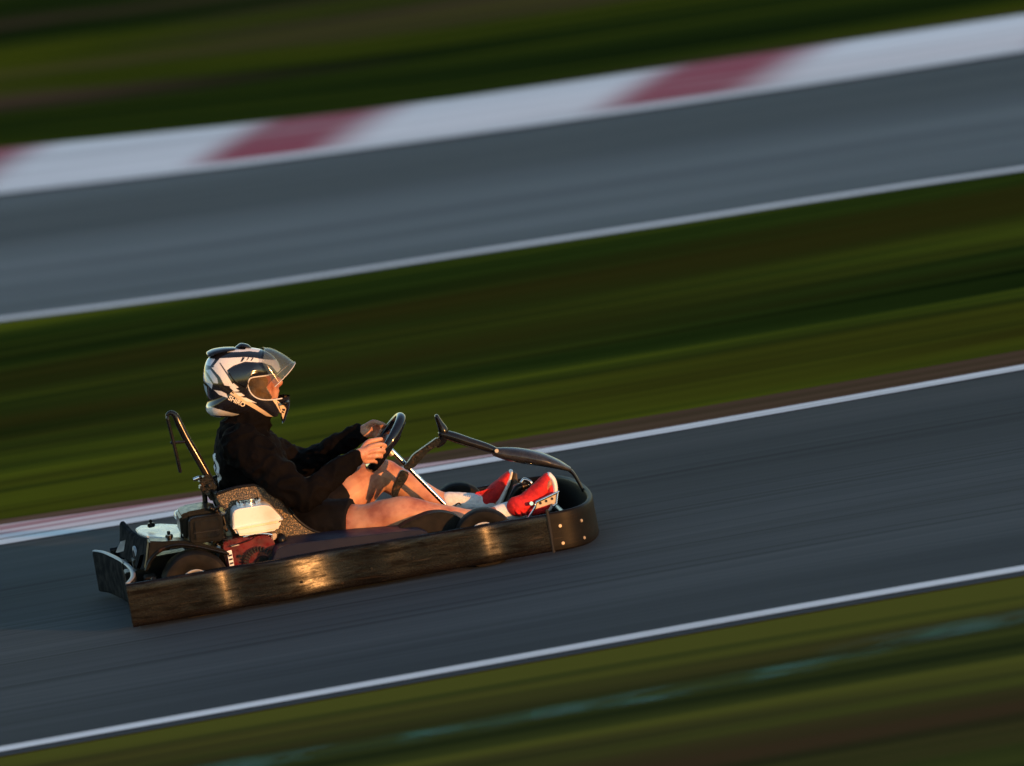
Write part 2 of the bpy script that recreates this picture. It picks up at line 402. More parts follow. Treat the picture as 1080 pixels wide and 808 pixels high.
# ------------------------------------------------------------------ kart
kart = thing('go_kart', 'black rental go-kart with red and white engine and a scuffed wraparound bumper on the track', 'go-kart')
ZT, ZB, HW = .195, .023, .62
near = lambda px, py: atz(px, py, ZT)
# plan of the wrap-around bumper, traced on its top rim
def plan(pts, n=10): return catmull(pts, n)
yN = -HW
xr = at(133, 619, yN).x
x_seam = at(577, 541, yN).x
x_nose = x_seam + .225
near_side = [(xr, yN, 0)]
k = 40
for i in range(1, k+1):
    x = xr+(x_seam-xr)*i/k
    near_side.append((x, yN, 0))
def wave(x):
    w = 0
    for px, a, s in ((238, .0050, .055), (330, .0100, .12), (420, .002, .06), (525, .0042, .045)):
        c = at(px, 600, yN).x; d = (x-c)/s
        w += a*d*math.exp(-d*d*.5)*3.2
    return w
near_side = [Vector((x, y+wave(x), 0)) for x, y, _ in near_side]
def nose(t):   # t -1..1 near seam to far seam
    a = t*math.pi/2
    return Vector((x_seam+(x_nose-x_seam)*abs(math.cos(a))**.62, HW*(1 if t > 0 else -1)*abs(math.sin(a))**.85, 0))
nose_path = [nose(-1+2*i/48) for i in range(49)]
far_side = [Vector((x_seam-(x_seam-xr)*i/k, HW, 0)) for i in range(k+1)]
def top_z(x): return .203-.024*max(0, min(1, (x-xr)/(x_seam-xr)))
def lean_at(x):
    return .018+sum(a*math.exp(-((x-at(px, 600, yN).x)/s_)**2) for px, a, s_ in ((238,.10,.05),(332,.085,.13),(424,.03,.06),(525,.095,.045)))
def band(name, path, parent, z0=ZB, z1=ZT, th=.022, m=None, lean=None, grow=0, dz=0):
    """upright plastic band following a plan path, rounded top and bottom"""
    bm = bmesh.new(); prof = []
    h = th/2
    for a in range(0, 181, 30): prof.append((h*math.cos(R(a)), z1-h+h*math.sin(R(a))))
    zs = [z1-h-(z1-z0-th)*i/6 for i in range(1, 6)]
    for z in zs: prof.append((-h, z))
    for a in range(180, 361, 30): prof.append((h*math.cos(R(a)), z0+h+h*math.sin(R(a))))
    for z in reversed(zs): prof.append((h, z))
    rings = []
    for i, p in enumerate(path):
        t = (path[min(i+1, len(path)-1)]-path[max(i-1, 0)]).normalized(); nr = Vector((t.y, -t.x, 0))
        ln = lean if lean is not None else lean_at(p.x); zt = top_z(p.x)+dz
        rings.append([bm.verts.new(Vector((p.x, p.y, 0))+nr*(o_+grow-max(0,z-z0-.02)*ln)+Vector((0, 0, z0+(z-z0)*(zt-z0)/(z1-z0)))) for o_, z in prof])
    n = len(prof)
    for a, b in zip(rings, rings[1:]):
        for j in range(n): bm.faces.new((a[j], a[(j+1)%n], b[(j+1)%n], b[j]))
    bm.faces.new(rings[0][::-1]); bm.faces.new(rings[-1])
    return build(name, bm, m or MT['bumper'], parent)
sb = band('side_bumper', near_side, kart)
fb = band('front_bumper', nose_path, kart, m=MT['dull'], grow=.005, dz=.004, z0=ZB-.003, lean=.02)
sf = band('side_bumper', far_side, kart, lean=.02)
rear_px = [(103,590),(112,591),(122,594.5),(132,599),(139,604),(142,609),(141,614),(136,619)]
rp = [atz(x, y, ZT) for x, y in rear_px]
rp = [Vector((p.x, -.59+(p.y+.66)*1.17, 0)) for p in rp]
rb = band('rear_bumper', [Vector((p.x, p.y, 0)) for p in catmull(rp, 5)], kart, m=MT['matte'], dz=-.003, z0=ZB+.003, lean=0)
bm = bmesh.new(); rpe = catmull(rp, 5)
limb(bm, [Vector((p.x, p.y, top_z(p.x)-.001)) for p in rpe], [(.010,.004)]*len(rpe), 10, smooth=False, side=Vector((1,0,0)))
build('bumper_edge_sheen', bm, MT['edge'], rb)  # added pale tube paints the sky's shine along the rear rim
# bolts on the bumper
def bolt(p, nrm, r, parent, m='tan'):
    bm = bmesh.new(); cyl(bm, p-nrm*.006, p+nrm*.003, r*.75, seg=16, bev=.0012)
    return build('bolt', bm, MT[m], parent)
for px, py in ((318,613.5),(361.7,615),(436,589),(253,620),(253,628),(392,600)):
    p = at(px, py, yN-.011); p.y = yN-.011+wave(p.x); bolt(p, Vector((0,-1,0)), .0075, sb, 'rust')
for px, py in ((588.7,554),(610,550),(592,571),(613,566)):
    best = None
    for i in range(1, len(nose_path)//2):
        for z in [ZB+(ZT-ZB)*j/12 for j in range(13)]:
            q = Vector((nose_path[i].x, nose_path[i].y, z)); a, b = proj(q); d = (a-px)**2+(b-py)**2
            if best is None or d < best[0]:
                t = (nose_path[i+1]-nose_path[i-1]).normalized(); best = (d, q, Vector((t.y, -t.x, 0)))
    bolt(best[1]+best[2]*.016, best[2], .009, fb)
# seam strap
bm = bmesh.new()
box(bm, (x_seam, yN-.012, (ZT+ZB)/2), (.012, .012, ZT-ZB+.008), bev=.003); build('joint_strip', bm, MT['dark'], kart)
# chassis: floor tray and tubes
bm = bmesh.new()
prism3(bm, [Vector((x, y, .05)) for x, y in ((-.55,-.36),(.45,-.36),(.95,-.25),(.95,.25),(.45,.36),(-.55,.36))], Vector((0,0,.012)), .003)
build('floor_tray', bm, MT['dark'], kart)
bm = bmesh.new()
for s in (-1, 1):
    limb(bm, [(-.74,s*.3,.08),(-.4,s*.3,.07),(.3,s*.3,.06),(.62,s*.22,.07),(1.0,s*.2,.08)], [.015]*5, 10)
    limb(bm, [(-.45,s*.3,.07),(-.45,s*.55,.1),(.42,s*.55,.1),(.42,s*.3,.07)], [.013]*4, 10, smooth=False)
    limb(bm, [(.6,s*.22,.09),(.6,s*.47,.127)], [.016]*2, 10)
limb(bm, [(-.74,-.5,.11),(-.74,.5,.11)], [.014]*2, 10); limb(bm, [(1.0,-.3,.1),(1.0,.3,.1)], [.014]*2, 10)
build('chassis_frame', bm, MT['paint'], kart)
bm = bmesh.new(); cyl(bm, (-.6,-.5,.14), (-.6,.5,.14), .018); build('rear_axle', bm, MT['chrome'], kart)
# side pods
for s in (-1, 1):
    bm = bmesh.new()
    o1 = [(290,585),(303,575),(340,570),(432,559.5),(446,560.5),(452,565),(440,585),(300,608)]
    P = [at(x, y, -.57) for x, y in smoothpoly(o1, 3)]
    if s > 0: P = [Vector((p.x, .30, p.z)) for p in P]
    prism3(bm, P, Vector((0,.27,0)), .018, 3); build('side_pod', bm, MT['blue'], kart)
# wheels
def wheel(c, r, w, rr, steer=0):
    t = bpy.data.objects.new('wheel', None); COL.objects.link(t); t.parent = kart
    t.location = c; t.rotation_euler = (0, 0, steer)
    bm = bmesh.new(); prof = []
    h = w/2
    for rad, y in ((rr,-h*.72),(rr+.012,-h*.86),(r*.80,-h*.98),(r*.93,-h*.92),(r*.985,-h*.74),(r,-h*.45),(r,0),(r,h*.45),(r*.985,h*.74),(r*.93,h*.92),(r*.80,h*.98),(rr+.012,h*.86),(rr,h*.72)):
        prof.append((rad, y))
    rings = [[bm.verts.new((ra*math.cos(a), y, ra*math.sin(a))) for ra, y in prof] for a in [2*math.pi*i/64 for i in range(64)]]
    for i in range(64):
        a, b = rings[i], rings[(i+1)%64]
        for j in range(len(prof)): bm.faces.new((a[j], a[(j+1)%len(prof)], b[(j+1)%len(prof)], b[j]))
    build('tyre', bm, MT['tyre'], t)
    bm = bmesh.new(); prof = [(.0,-h*.35),(rr*.45,-h*.35),(rr*.55,-h*.3),(rr*.62,-h*.1),(rr*.80,-h*.1),(rr*.86,-h*.7),(rr*1.02,-h*.86),(rr*1.06,-h*.8),(rr*1.0,-h*.5),(rr*.98,h*.5),(rr*1.05,h*.85),(rr*.86,h*.7),(.0,h*.5)]
    rings = [[bm.verts.new((ra*math.cos(a), y, ra*math.sin(a))) for ra, y in prof] for a in [2*math.pi*i/48 for i in range(48)]]
    for i in range(48):
        a, b = rings[i], rings[(i+1)%48]
        for j in range(len(prof)-1): bm.faces.new((a[j], a[j+1], b[j+1], b[j]))
    bmesh.ops.remove_doubles(bm, verts=bm.verts, dist=1e-5)
    build('rim', bm, MT['silver'], t)
    bm = bmesh.new(); cyl(bm, (0,-h*.62,0), (0,-h*.3,0), .022, seg=24, bev=.003)
    for q in range(3):
        a = q*2.094; cyl(bm, (.034*math.cos(a),-h*.46,.034*math.sin(a)), (.034*math.cos(a),-h*.33,.034*math.sin(a)), .006, seg=6)
    build('hub', bm, MT['paint'], t)
cr = at(209, 617, -.575); wheel((cr.x-.004,-.455,cr.z-.012), .142, .17, .066); wheel((cr.x,.455,cr.z-.008), .142, .17, .066)
cf = at(512, 566.5, -.58); wheel((cf.x,-.52,cf.z-.010), .122, .12, .066, R(-3)); wheel((cf.x-.005,.50,cf.z-.012), .120, .12, .055, R(-3))

# wheel guard (smooth dark hump by the near knee)
bm = bmesh.new()
prism(bm, smoothpoly([(415,566),(423,556),(435,549),(452,542),(468,540.5),(481,544),(489,552),(488,572),(450,584),(418,580)], 4), -.47, -.36, .030, 4)
build('wheel_guard', bm, MT['tyre'], kart)

# seat
bm = bmesh.new()
seat_o = [(229,521),(250,514),(271,512),(287,518.5),(300,532),(315,549.5),(331,560),(350,564),(374,566)]
seat_in = [(374,590),(300,594),(262,590),(243,560),(232,532)]
so = smoothpoly(seat_o+seat_in, 4)
for y0, y1 in ((-.275,-.263),(.263,.275)):
    P = [at(x, y, -.275) for x, y in so]; P = [Vector((p.x, y0, p.z)) for p in P]
    prism3(bm, P, Vector((0, y1-y0, 0)), .003)
# backrest and base sheet joining the sides
ctr = catmull([at(231,520,-.275), at(243,550,-.275), at(262,583,-.275), at(300,592,-.275), at(372,583,-.275)], 8)
prevr = None
for p in ctr:
    ring = [bm.verts.new((p.x-(.03*math.cos(a)), .262*math.sin(a), p.z-.0*math.cos(a))) for a in [R(-90+180*i/12) for i in range(13)]]
    if prevr:
        for a, b in zip(range(12), range(1, 13)): bm.faces.new((prevr[a], prevr[b], ring[b], ring[a]))
    prevr = ring
seat = build('seat', bm, MT['seat'], kart)
bm = bmesh.new()
rim = catmull([at(x, y, -.27) for x, y in seat_o], 5)
limb(bm, rim, [.0075]*len(rim), 10, smooth=False); limb(bm, [Vector((p.x, .27, p.z)) for p in rim], [.0075]*len(rim), 10, smooth=False)
top = catmull([(rim[0].x, -.27, rim[0].z), (rim[0].x-.03, 0, rim[0].z+.01), (rim[0].x, .27, rim[0].z)], 8)
limb(bm, top, [.008]*len(top), 10, smooth=False)
build('seat_edge', bm, MT['black'], seat)

# roll bar with its clamps
bm = bmesh.new(); yb = -.12
def A3(lst, y): return [at(a, b, y) for a, b in lst]
P = A3([(240,553),(230,531),(220,504),(208,482),(197,463),(189,447),(185,438.5),(180,435.5),(176.5,438),(176.5,443)], yb)
limb(bm, P, [.0165,.0165,.0165,.0165,.016,.0155,.013,.010,.008,.006], 16)
rbar = build('roll_bar', bm, MT['paint'], kart)
bm = bmesh.new(); limb(bm, A3([(176.5,441),(180,455),(184.5,473),(190,497)], yb-.03), [(.014,.0075)]*4, 12)
limb(bm, A3([(181,467),(194,466)], yb-.02), [.006,.006], 8)
build('stay_plate', bm, MT['paint'], rbar)
bm = bmesh.new()
for a, b, w, h in ((216,506,.05,.032),(222,513,.042,.04),(225,522,.045,.03),(214,516,.02,.04)):
    p = at(a, b, yb-.02); box(bm, p, (w,.07,h), Matrix.Rotation(R(-28), 3, 'Y'), .005)
limb(bm, A3([(214.5,514),(216,524),(217,537)], yb-.02), [.011]*3, 10)
cyl(bm, at(206,505.5,yb-.05), at(213,503,yb-.05), .008); cyl(bm, at(219,520,yb-.08), at(219,520,yb+.03), .010)
build('clamp', bm, MT['rust'], rbar)
bm = bmesh.new(); cyl(bm, at(204,506,yb-.06), at(210,503.5,yb-.06), .0075, bev=.001); build('bolt', bm, MT['chrome'], rbar); bm = bmesh.new(); cyl(bm, at(222,512,yb-.075), at(222,512,yb-.055), .008, seg=6)
build('bolt', bm, MT['rust'], rbar)

# engine
Z7 = lambda x, y: (180+x/6.73, 500+y/6.73)
Z8 = lambda x, y: (100+x/5.77, 530+y/5.77)
Z2 = lambda x, y: (90+x/3.857, 480+y/3.857)
def z7(l): return [Z7(*p) for p in l]
def z8(l): return [Z8(*p) for p in l]
eng = bpy.data.objects.new('engine', None); COL.objects.link(eng); eng.parent = kart
bm = bmesh.new()
prism(bm, z7([(440,300),(447,268),(478,250),(655,222),(700,226),(728,248),(790,315),(788,330),(445,392)]), -.44, -.17, .017, 4)
ft = build('fuel_tank', bm, MT['white'], eng)
bm = bmesh.new(); prism(bm, z7([(446,386),(786,326),(780,378),(755,402),(520,440),(474,440)]), -.437, -.173, .014, 4)
build('tank_base', bm, MT['white'], ft)
bm = bmesh.new(); prism(bm, z7([(440,384),(800,316),(800,326),(440,396)]), -.449, -.161, .003, 2)
build('tank_seam', bm, MT['white'], ft)
bm = bmesh.new(); c0 = at(*Z7(558,232), -.31); c1 = c0+Vector((0,0,.022)); c2 = c0+Vector((0,0,.036))
cyl(bm, c0, c1, .034, bev=.004); cyl(bm, c1, c2, .046, bev=.004)
for q in range(8):
    a = q*math.pi/4; ax = (c2-c0).normalized(); sx = Vector((1,0,0)); sy = ax.cross(sx)
    pp = c1+(sx*math.cos(a)+sy*math.sin(a))*.044; box(bm, pp, (.012,.012,.02), bev=.003)
build('fuel_cap', bm, MT['chrome'], ft)
# block
bm = bmesh.new()
prism(bm, z7([(340,470),(380,440),(500,450),(700,420),(760,430),(760,560),(740,690),(420,720),(350,640)]), -.36, -.15, .01)
build('engine_block', bm, MT['paint'], eng)
bm = bmesh.new()
for q in range(6):
    prism(bm, z7([(300,425+q*14),(395,418+q*14),(395,424+q*14),(300,431+q*14)]), -.40, -.2, .001, 1)
build('cooling_fins', bm, MT['rust'], eng)
bm = bmesh.new()
sh = smoothpoly(z7([(372,500),(405,470),(500,452),(560,455),(660,438),(720,458),(742,505),(735,560),(745,640),(700,700),(520,712),(430,700),(385,600)]), 3)
prism(bm, sh, -.43, -.30, .014, 3)
red = build('fan_shroud', bm, MT['red'], eng)
bm = bmesh.new()
fc = at(*Z7(630,625), -.44)
for r_, y_ in ((.066,0), (.050,-.012)):
    cyl(bm, fc+Vector((0,y_+.02,0)), fc+Vector((0,y_-.008,0)), r_, seg=48, bev=.005)
st = build('recoil_starter', bm, MT['red'], eng)
bm = bmesh.new()
for q in range(28):
    a = q*2*math.pi/28; d = Vector((math.cos(a), 0, math.sin(a)))
    rot = Matrix.Rotation(-a, 3, 'Y'); box(bm, fc+d*.054+Vector((0,-.0135,0)), (.022,.014,.0055), rot, .001)
build('vent_slot', bm, MT['dark'], st)
bm = bmesh.new(); cyl(bm, fc+Vector((.012,-.01,-.006)), fc+Vector((.012,-.045,-.006)), .036, .028, bev=.004)
limb(bm, A3(z7([(690,640),(720,600),(765,590)]), -.48), [.013,.016,.012], 12)
build('starter_grip', bm, MT['black'], st)
bm = bmesh.new(); limb(bm, A3(z7([(600,440),(560,470),(420,515)]), -.45), [.002]*3, 6)
cyl(bm, at(*Z7(490,583), -.445), at(*Z7(490,583), -.425), .006)
build('control_wire', bm, MT['black'], eng)
bm = bmesh.new(); prism(bm, z7([(425,508),(470,497),(490,505),(430,518)]), -.437, -.43, .001, 1); build('nameplate', bm, MT['silver'], eng)
bm = bmesh.new(); prism(bm, z7([(398,548),(432,538),(458,690),(428,702)]), -.452, -.447, .001, 1)
lab = build('sticker', bm, MT['lens'], eng)
bm = bmesh.new()
for q in range(4): prism(bm, z7([(408+q*6,575+q*28),(434+q*5,568+q*28),(437+q*5,580+q*28),(411+q*6,588+q*28)]), -.4535, -.4523, .0, 1)
build('sticker_print', bm, MT['blue'], lab)
bm = bmesh.new(); ball(bm, at(*Z7(785,470), -.40), (.022,.03,.030)); limb(bm, A3(z7([(740,440),(785,470)]), -.38), [.012,.012], 10)
build('oil_filler', bm, MT['black'], eng)
bm = bmesh.new(); prism(bm, z7([(715,425),(755,420),(752,460),(720,475)]), -.42, -.34, .004); build('bracket', bm, MT['tan'], eng)
bm = bmesh.new(); limb(bm, A3(z7([(360,360),(330,400),(345,450),(400,470)]), -.44), [.0045]*4, 8); build('spark_lead', bm, MT['black'], eng)
bm = bmesh.new(); limb(bm, A3(z7([(520,445),(600,425),(690,425),(740,440)]), -.41), [.007]*4, 10); build('throttle_rod', bm, MT['chrome'], eng)
bm = bmesh.new(); limb(bm, A3(z7([(770,500),(740,560),(760,620),(800,640)]), -.42), [.009,.010,.009,.008], 10); build('fuel_hose', bm, MT['black'], eng)
# air filter
bm = bmesh.new(); prism(bm, z7([(128,330),(150,312),(350,282),(368,290),(378,420),(372,470),(155,500),(132,480)]), -.47, -.27, .013, 3)
af = build('air_filter', bm, MT['black'], eng)
bm = bmesh.new(); prism(bm, z7([(160,335),(345,308),(352,445),(172,472)]), -.480, -.466, .006, 2); build('filter_cover', bm, MT['paint'], af)
bm = bmesh.new(); prism(bm, z7([(164,420),(348,393),(348,397),(164,424)]), -.483, -.479, 0); build('cover_groove', bm, MT['dark'], af)
bm = bmesh.new(); prism(bm, z7([(60,300),(110,270),(270,240),(345,262),(300,285),(135,312),(125,470),(75,440)]), -.40, -.15, .01); build('intake_box', bm, MT['black'], eng)
bm = bmesh.new(); limb(bm, A3(z7([(60,290),(140,262),(250,243)]), -.10), [(.07,.022),(.075,.026),(.06,.02)], 20); build('muffler', bm, MT['silver'], eng)
bm = bmesh.new()
for l in ([(380,262),(372,300),(380,330),(395,400)], [(330,240),(360,232),(385,250)], [(300,470),(330,440),(380,450)]): limb(bm, A3(z7(l), -.42), [.007]*len(l), 10)
for a, b in ((345,460),(372,480),(350,515),(330,500),(300,250),(325,262),(285,245)): ball(bm, at(*Z7(a,b), -.41), .010)
build('fittings', bm, MT['rust'], eng)
for a, b in ((360,250),(372,275),(385,380),(340,520)):
    bm = bmesh.new(); cyl(bm, at(*Z7(a,b), -.43), at(*Z7(a+8,b-4), -.41), .0085, seg=8)
    build('hose_clamp', bm, MT['chrome'], eng)

# rear deck over the axle: silver lids, dark arch
def slab(bm, pts, th, bev=.003): prism3(bm, [at(x, y, Y) for x, y, Y in pts], Vector((0,0,-th)), bev)
bm = bmesh.new()
slab(bm, [(*Z8(245,160),.30),(*Z8(280,138),.33),(*Z8(400,128),.30),(*Z8(520,134),.20),(*Z8(520,212),-.25),(*Z8(420,214),-.25),(*Z8(315,202),-.22),(*Z8(262,182),-.02)], .01)
deck = build('engine_cover', bm, MT['silver'], kart)
bm = bmesh.new(); slab(bm, [(*Z8(333,236),-.42),(*Z8(322,222),-.28),(*Z8(500,212),-.28),(*Z8(548,232),-.42)], .008); build('cover_plate', bm, MT['silver'], deck)
for (a, b, Y) in ((345,138,.05),(455,208,-.3)):
    bm = bmesh.new(); p = at(*Z8(a, b+12), Y); cyl(bm, p, p+Vector((0,0,.018)), .016, bev=.003); cyl(bm, p+Vector((0,0,.018)), p+Vector((0,0,.032)), .007, bev=.002)
    build('knob', bm, MT['black'], deck)
bm = bmesh.new(); cyl(bm, at(*Z8(458,228), -.44)+Vector((0,0,0)), at(*Z8(452,200), -.44), .010); build('latch', bm, MT['rust'], deck)
bm = bmesh.new()
arch = [(305,412),(318,340),(330,235),(400,238),(520,232),(640,248),(760,278),(810,300),(812,318),(700,300),(590,278),(520,272),(440,285),(385,315),(345,360),(322,412)]
prism(bm, z8(arch), -.46, -.34, .006); build('wheel_arch', bm, MT['black'], deck)
bm = bmesh.new(); limb(bm, A3(z8([(312,412),(332,362),(375,308),(440,272),(520,258),(620,268),(720,290),(810,312)]), -.465), [.006]*8, 8); build('arch_lip', bm, MT['rust'], deck)
# rear fairing facing backwards
bm = bmesh.new()
fp = [(*Z8(150,118),.36),(*Z8(195,165),.24),(*Z8(215,210),.10),(*Z8(262,205),-.10),(*Z8(322,232),-.42),(*Z8(330,300),-.43),(*Z8(305,412),-.43),(*Z8(262,415),-.30),(*Z8(238,370),-.12),(*Z8(205,355),.10),(*Z8(165,335),.33),(*Z8(142,300),.40),(*Z8(175,235),.30)]
fp = [(*Z8(150,118),.34),(*Z8(200,178),.20),(*Z8(255,215),-.05),(*Z8(330,236),-.42),(*Z8(332,300),-.43),(*Z8(305,412),-.43),(*Z8(255,408),-.26),(*Z8(225,365),-.08),(*Z8(190,350),.12),(*Z8(150,335),.34)]
P = [at(*q) for q in fp]; prism3(bm, P, Vector((.02,0,.003)), .004)
rf = build('rear_fairing', bm, MT['matte'], kart)
for l, Y in (([(182,228),(195,232),(165,305),(150,300)], .24), ([(300,312),(326,318),(303,405),(276,400)], -.32)):
    bm = bmesh.new(); P = [at(*Z8(*q), Y)+Vector((-.02,0,0)) for q in l]; prism3(bm, P, Vector((.03,0,.003)), .004); build('reflector', bm, MT['lens'], rf)
bm = bmesh.new(); e0 = at(*Z8(257,315), -.10)
vy = (at(*Z8(305,340), -.30)-e0).normalized(); vz = Vector((0,0,1)); vz = (vz-vy*vz.dot(vy)).normalized(); nrm = vy.cross(vz); nrm = nrm if nrm.x < 0 else -nrm
cyl(bm, e0+nrm*.002, e0+nrm*.012, .036, seg=32, bev=.002); em = build('round_emblem', bm, MT['emblem'], rf)
bm = bmesh.new(); cyl(bm, e0+nrm*.012, e0+nrm*.015, .020, seg=6, bev=.001); build('emblem_centre', bm, MT['blue'], em)
bm = bmesh.new()
for a, b, w, h, Y in ((260,455,.10,.07,-.2),(340,480,.05,.05,-.4),(230,420,.08,.10,.1),(400,400,.22,.12,-.1)):
    box(bm, at(*Z8(a,b), Y), (w,.12,h))
    build('rear_bodywork', bm, MT['black'], kart); bm = bmesh.new()
limb(bm, A3(z8([(355,500),(358,470)]), -.55), [.012,.012], 10)
build('axle_bracket', bm, MT['black'], kart)

# steering
sw_c = at(406, 468, 0.0)
upv = (at(423.5, 439, 0.0)-sw_c).normalized(); sy = Vector((0,1,0)); swn = upv.cross(sy).normalized()
RW = .128
def rimp(al, r=RW, d=0): return sw_c+(sy*math.cos(al)+upv*math.sin(al))*r+swn*d
st_w = bpy.data.objects.new('steering_wheel', None); COL.objects.link(st_w); st_w.parent = kart
bm = bmesh.new(); seg = 72; rings = []
for i in range(seg):
    a = 2*math.pi*i/seg; ro = (sy*math.cos(a)+upv*math.sin(a)); flat = 1-.10*max(0, -math.sin(a))**3
    rings.append([bm.verts.new(sw_c+ro*(RW*flat+.019*math.cos(b))+swn*(.0215*math.sin(b))) for b in [2*math.pi*k/16 for k in range(16)]])
for i in range(seg):
    a, b = rings[i], rings[(i+1)%seg]
    for j in range(16): bm.faces.new((a[j], a[(j+1)%16], b[(j+1)%16], b[j]))
build('wheel_rim', bm, MT['gloss'], st_w)
colend = at(469, 532, 0.03); cold = (colend-at(410,474,0.0)).normalized()
bm = bmesh.new()
for al in (0.1, math.pi-.1, -math.pi/2):
    limb(bm, [rimp(al, RW-.01), rimp(al, .07, .008), sw_c+cold*.03], [(.016,.004),(.018,.004),(.02,.006)], 10, side=(swn.cross(rimp(al)-sw_c)).normalized())
build('spoke', bm, MT['paint'], st_w)
bm = bmesh.new(); cyl(bm, sw_c-cold*.012, sw_c+cold*.02, .100, .085, bev=.012); build('centre_pad', bm, MT['gloss'], st_w)
bm = bmesh.new(); cyl(bm, sw_c+cold*.02, colend, .0095, seg=20); scol = build('steering_column', bm, MT['chrome'], kart)
bm = bmesh.new(); cyl(bm, at(408,473,-.005), at(414,480,-.005), .013, bev=.002); build('column_collar', bm, MT['tan'], scol)
Z3 = lambda x, y: (340+x/3.6, 420+y/3.6)
def z3(l): return [Z3(*p) for p in l]
bm = bmesh.new()
prism(bm, z3([(262,372),(268,340),(292,285),(302,272),(330,285),(322,310),(296,345),(285,375)]), -.05, -.01, .004)
prism(bm, z3([(305,262),(322,248),(345,215),(412,168),(436,150),(458,160),(440,180),(402,205),(370,240),(352,262),(322,275)]), -.05, -.01, .004)
prism(bm, z3([(262,372),(268,340),(292,285),(302,272),(330,285),(322,310),(296,345),(285,375)]), .03, .06, .004)
limb(bm, A3(z3([(275,372),(262,440)]), -.03), [.012]*2, 8)
ss = build('steering_support', bm, MT['rust'], kart)
# front fairing: bar, horn and curved plate
bm = bmesh.new()
limb(bm, A3(z3([(434,70),(446,95),(460,128),(455,160),(440,178)]), -.03), [(.022,.010),(.026,.014),(.03,.022),(.022,.018),(.016,.012)], 14)
limb(bm, A3(z3([(455,135),(500,148),(560,168),(620,186),(672,205)]), -.03), [(.03,.018),(.032,.021),(.032,.020),(.030,.018),(.028,.013)], 20)
ff = build('front_fairing', bm, MT['paint'], kart)
bm = bmesh.new()
limb(bm, A3(z3([(660,205),(700,211),(760,219),(830,232),(890,250),(935,268)]), -.03), [(.032,.019),(.05,.027),(.07,.031),(.08,.028),(.07,.020),(.035,.011)], 28)
build('number_panel', bm, MT['grey'], ff)
bm = bmesh.new(); limb(bm, A3(z3([(925,262),(952,285),(975,322),(990,352)]), -.03), [(.03,.010),(.02,.008),(.016,.007),(.015,.006)], 12)
build('fairing_stay', bm, MT['paint'], ff)
bm = bmesh.new(); cyl(bm, at(*Z3(662,200), -.075), at(*Z3(662,200), -.02), .008); build('bolt', bm, MT['tan'], ff)

# pedals
Z6 = lambda x, y: (470+x/5.77, 460+y/5.77)
def z6(l): return [Z6(*p) for p in l]
bm = bmesh.new(); ypd = -.27
prism(bm, z6([(545,445),(552,408),(682,348),(676,402)]), ypd, ypd+.006, .001, 1)
pp = build('pedal_plate', bm, MT['tan'], kart)
for a, b in ((577,408),(612,395),(648,381)):
    bm = bmesh.new(); cyl(bm, at(*Z6(a,b), ypd-.0025), at(*Z6(a,b), ypd+.004), .0055, seg=16); build('hole', bm, MT['dark'], pp)
bm = bmesh.new(); limb(bm, A3(z6([(505,495),(545,430),(552,402),(684,340)]), ypd-.005), [.0055]*4, 10, smooth=False)
limb(bm, A3(z6([(684,340),(678,410),(655,425)]), ypd-.003), [.005]*3, 10, smooth=False)
cyl(bm, at(*Z6(522,410), ypd-.02), at(*Z6(528,408), ypd+.01), .008, bev=.002)
build('pedal_arm', bm, MT['chrome'], pp)
bm = bmesh.new(); yq = .05
limb(bm, A3(z6([(460,285),(478,262),(520,285),(528,320),(470,345)]), yq), [.008]*5, 10)
limb(bm, A3(z6([(405,370),(440,320),(490,300)]), yq-.02), [.014,.018,.012], 10)
for a, b, r_ in ((430,310,.016),(455,330,.018),(480,345,.014),(425,350,.017),(510,310,.013),(450,370,.015),(440,300,.012)): ball(bm, at(*Z6(a,b), yq), (r_,.03,r_*.8))
limb(bm, A3(z6([(470,300),(450,400),(420,460)]), yq), [.014]*3, 10)
bp = build('brake_pedal', bm, MT['rust'], kart)
bm = bmesh.new(); limb(bm, A3(z6([(462,280),(480,262),(515,278),(522,292)]), yq-.012), [.007]*4, 10); build('pedal_tip', bm, MT['chrome'], bp)
for v in (kart, eng, st_w): pass

# ------------------------------------------------------------------ driver
person_bm = bmesh.new(); B = person_bm
def Q(px, py, Y): return at(px, py, Y)
HIPc = Q(318, 552, 0)
limb(B, [Q(322,553,0), Q(296,532,0), Q(270,500,0), Q(259,472,0), Q(258,455,0)], [(.15,.10),(.14,.10),(.16,.11),(.16,.085),(.07,.06)])
limb(B, [Q(258,456,0), Q(264,425,0)], [.058,.056])
# head with a face
hc = Q(268, 405, 0); fwd = Vector((math.cos(R(4)), 0, math.sin(R(4)))); upn = Vector((-math.sin(R(4)), 0, math.cos(R(4))))
limb(B, [hc-upn*.06+fwd*.005, hc-upn*.02, hc+upn*.03, hc+upn*.06], [(.055,.062),(.070,.085),(.072,.092),(.06,.08)], 28)
limb(B, [hc+fwd*.055-upn*.085, hc+fwd*.07-upn*.05, hc+fwd*.075-upn*.0], [(.028,.02),(.04,.022),(.05,.02)], 16)   # jaw and cheeks
limb(B, [hc+fwd*.085+upn*.015, hc+fwd*.107-upn*.018, hc+fwd*.100-upn*.028], [(.007,.008),(.011,.010),(.013,.008)], 12)  # nose
for s in (-1, 1):
    limb(B, [hc+fwd*.088+upn*.024+sy*s*.012, hc+fwd*.085+upn*.026+sy*s*.045], [.007,.006], 8)
    limb(B, [hc+fwd*.088-upn*.052+sy*s*.003, hc+fwd*.082-upn*.055+sy*s*.02], [.008,.005], 8)
    ball(B, hc+fwd*.0+sy*s*.074, (.018,.008,.028))
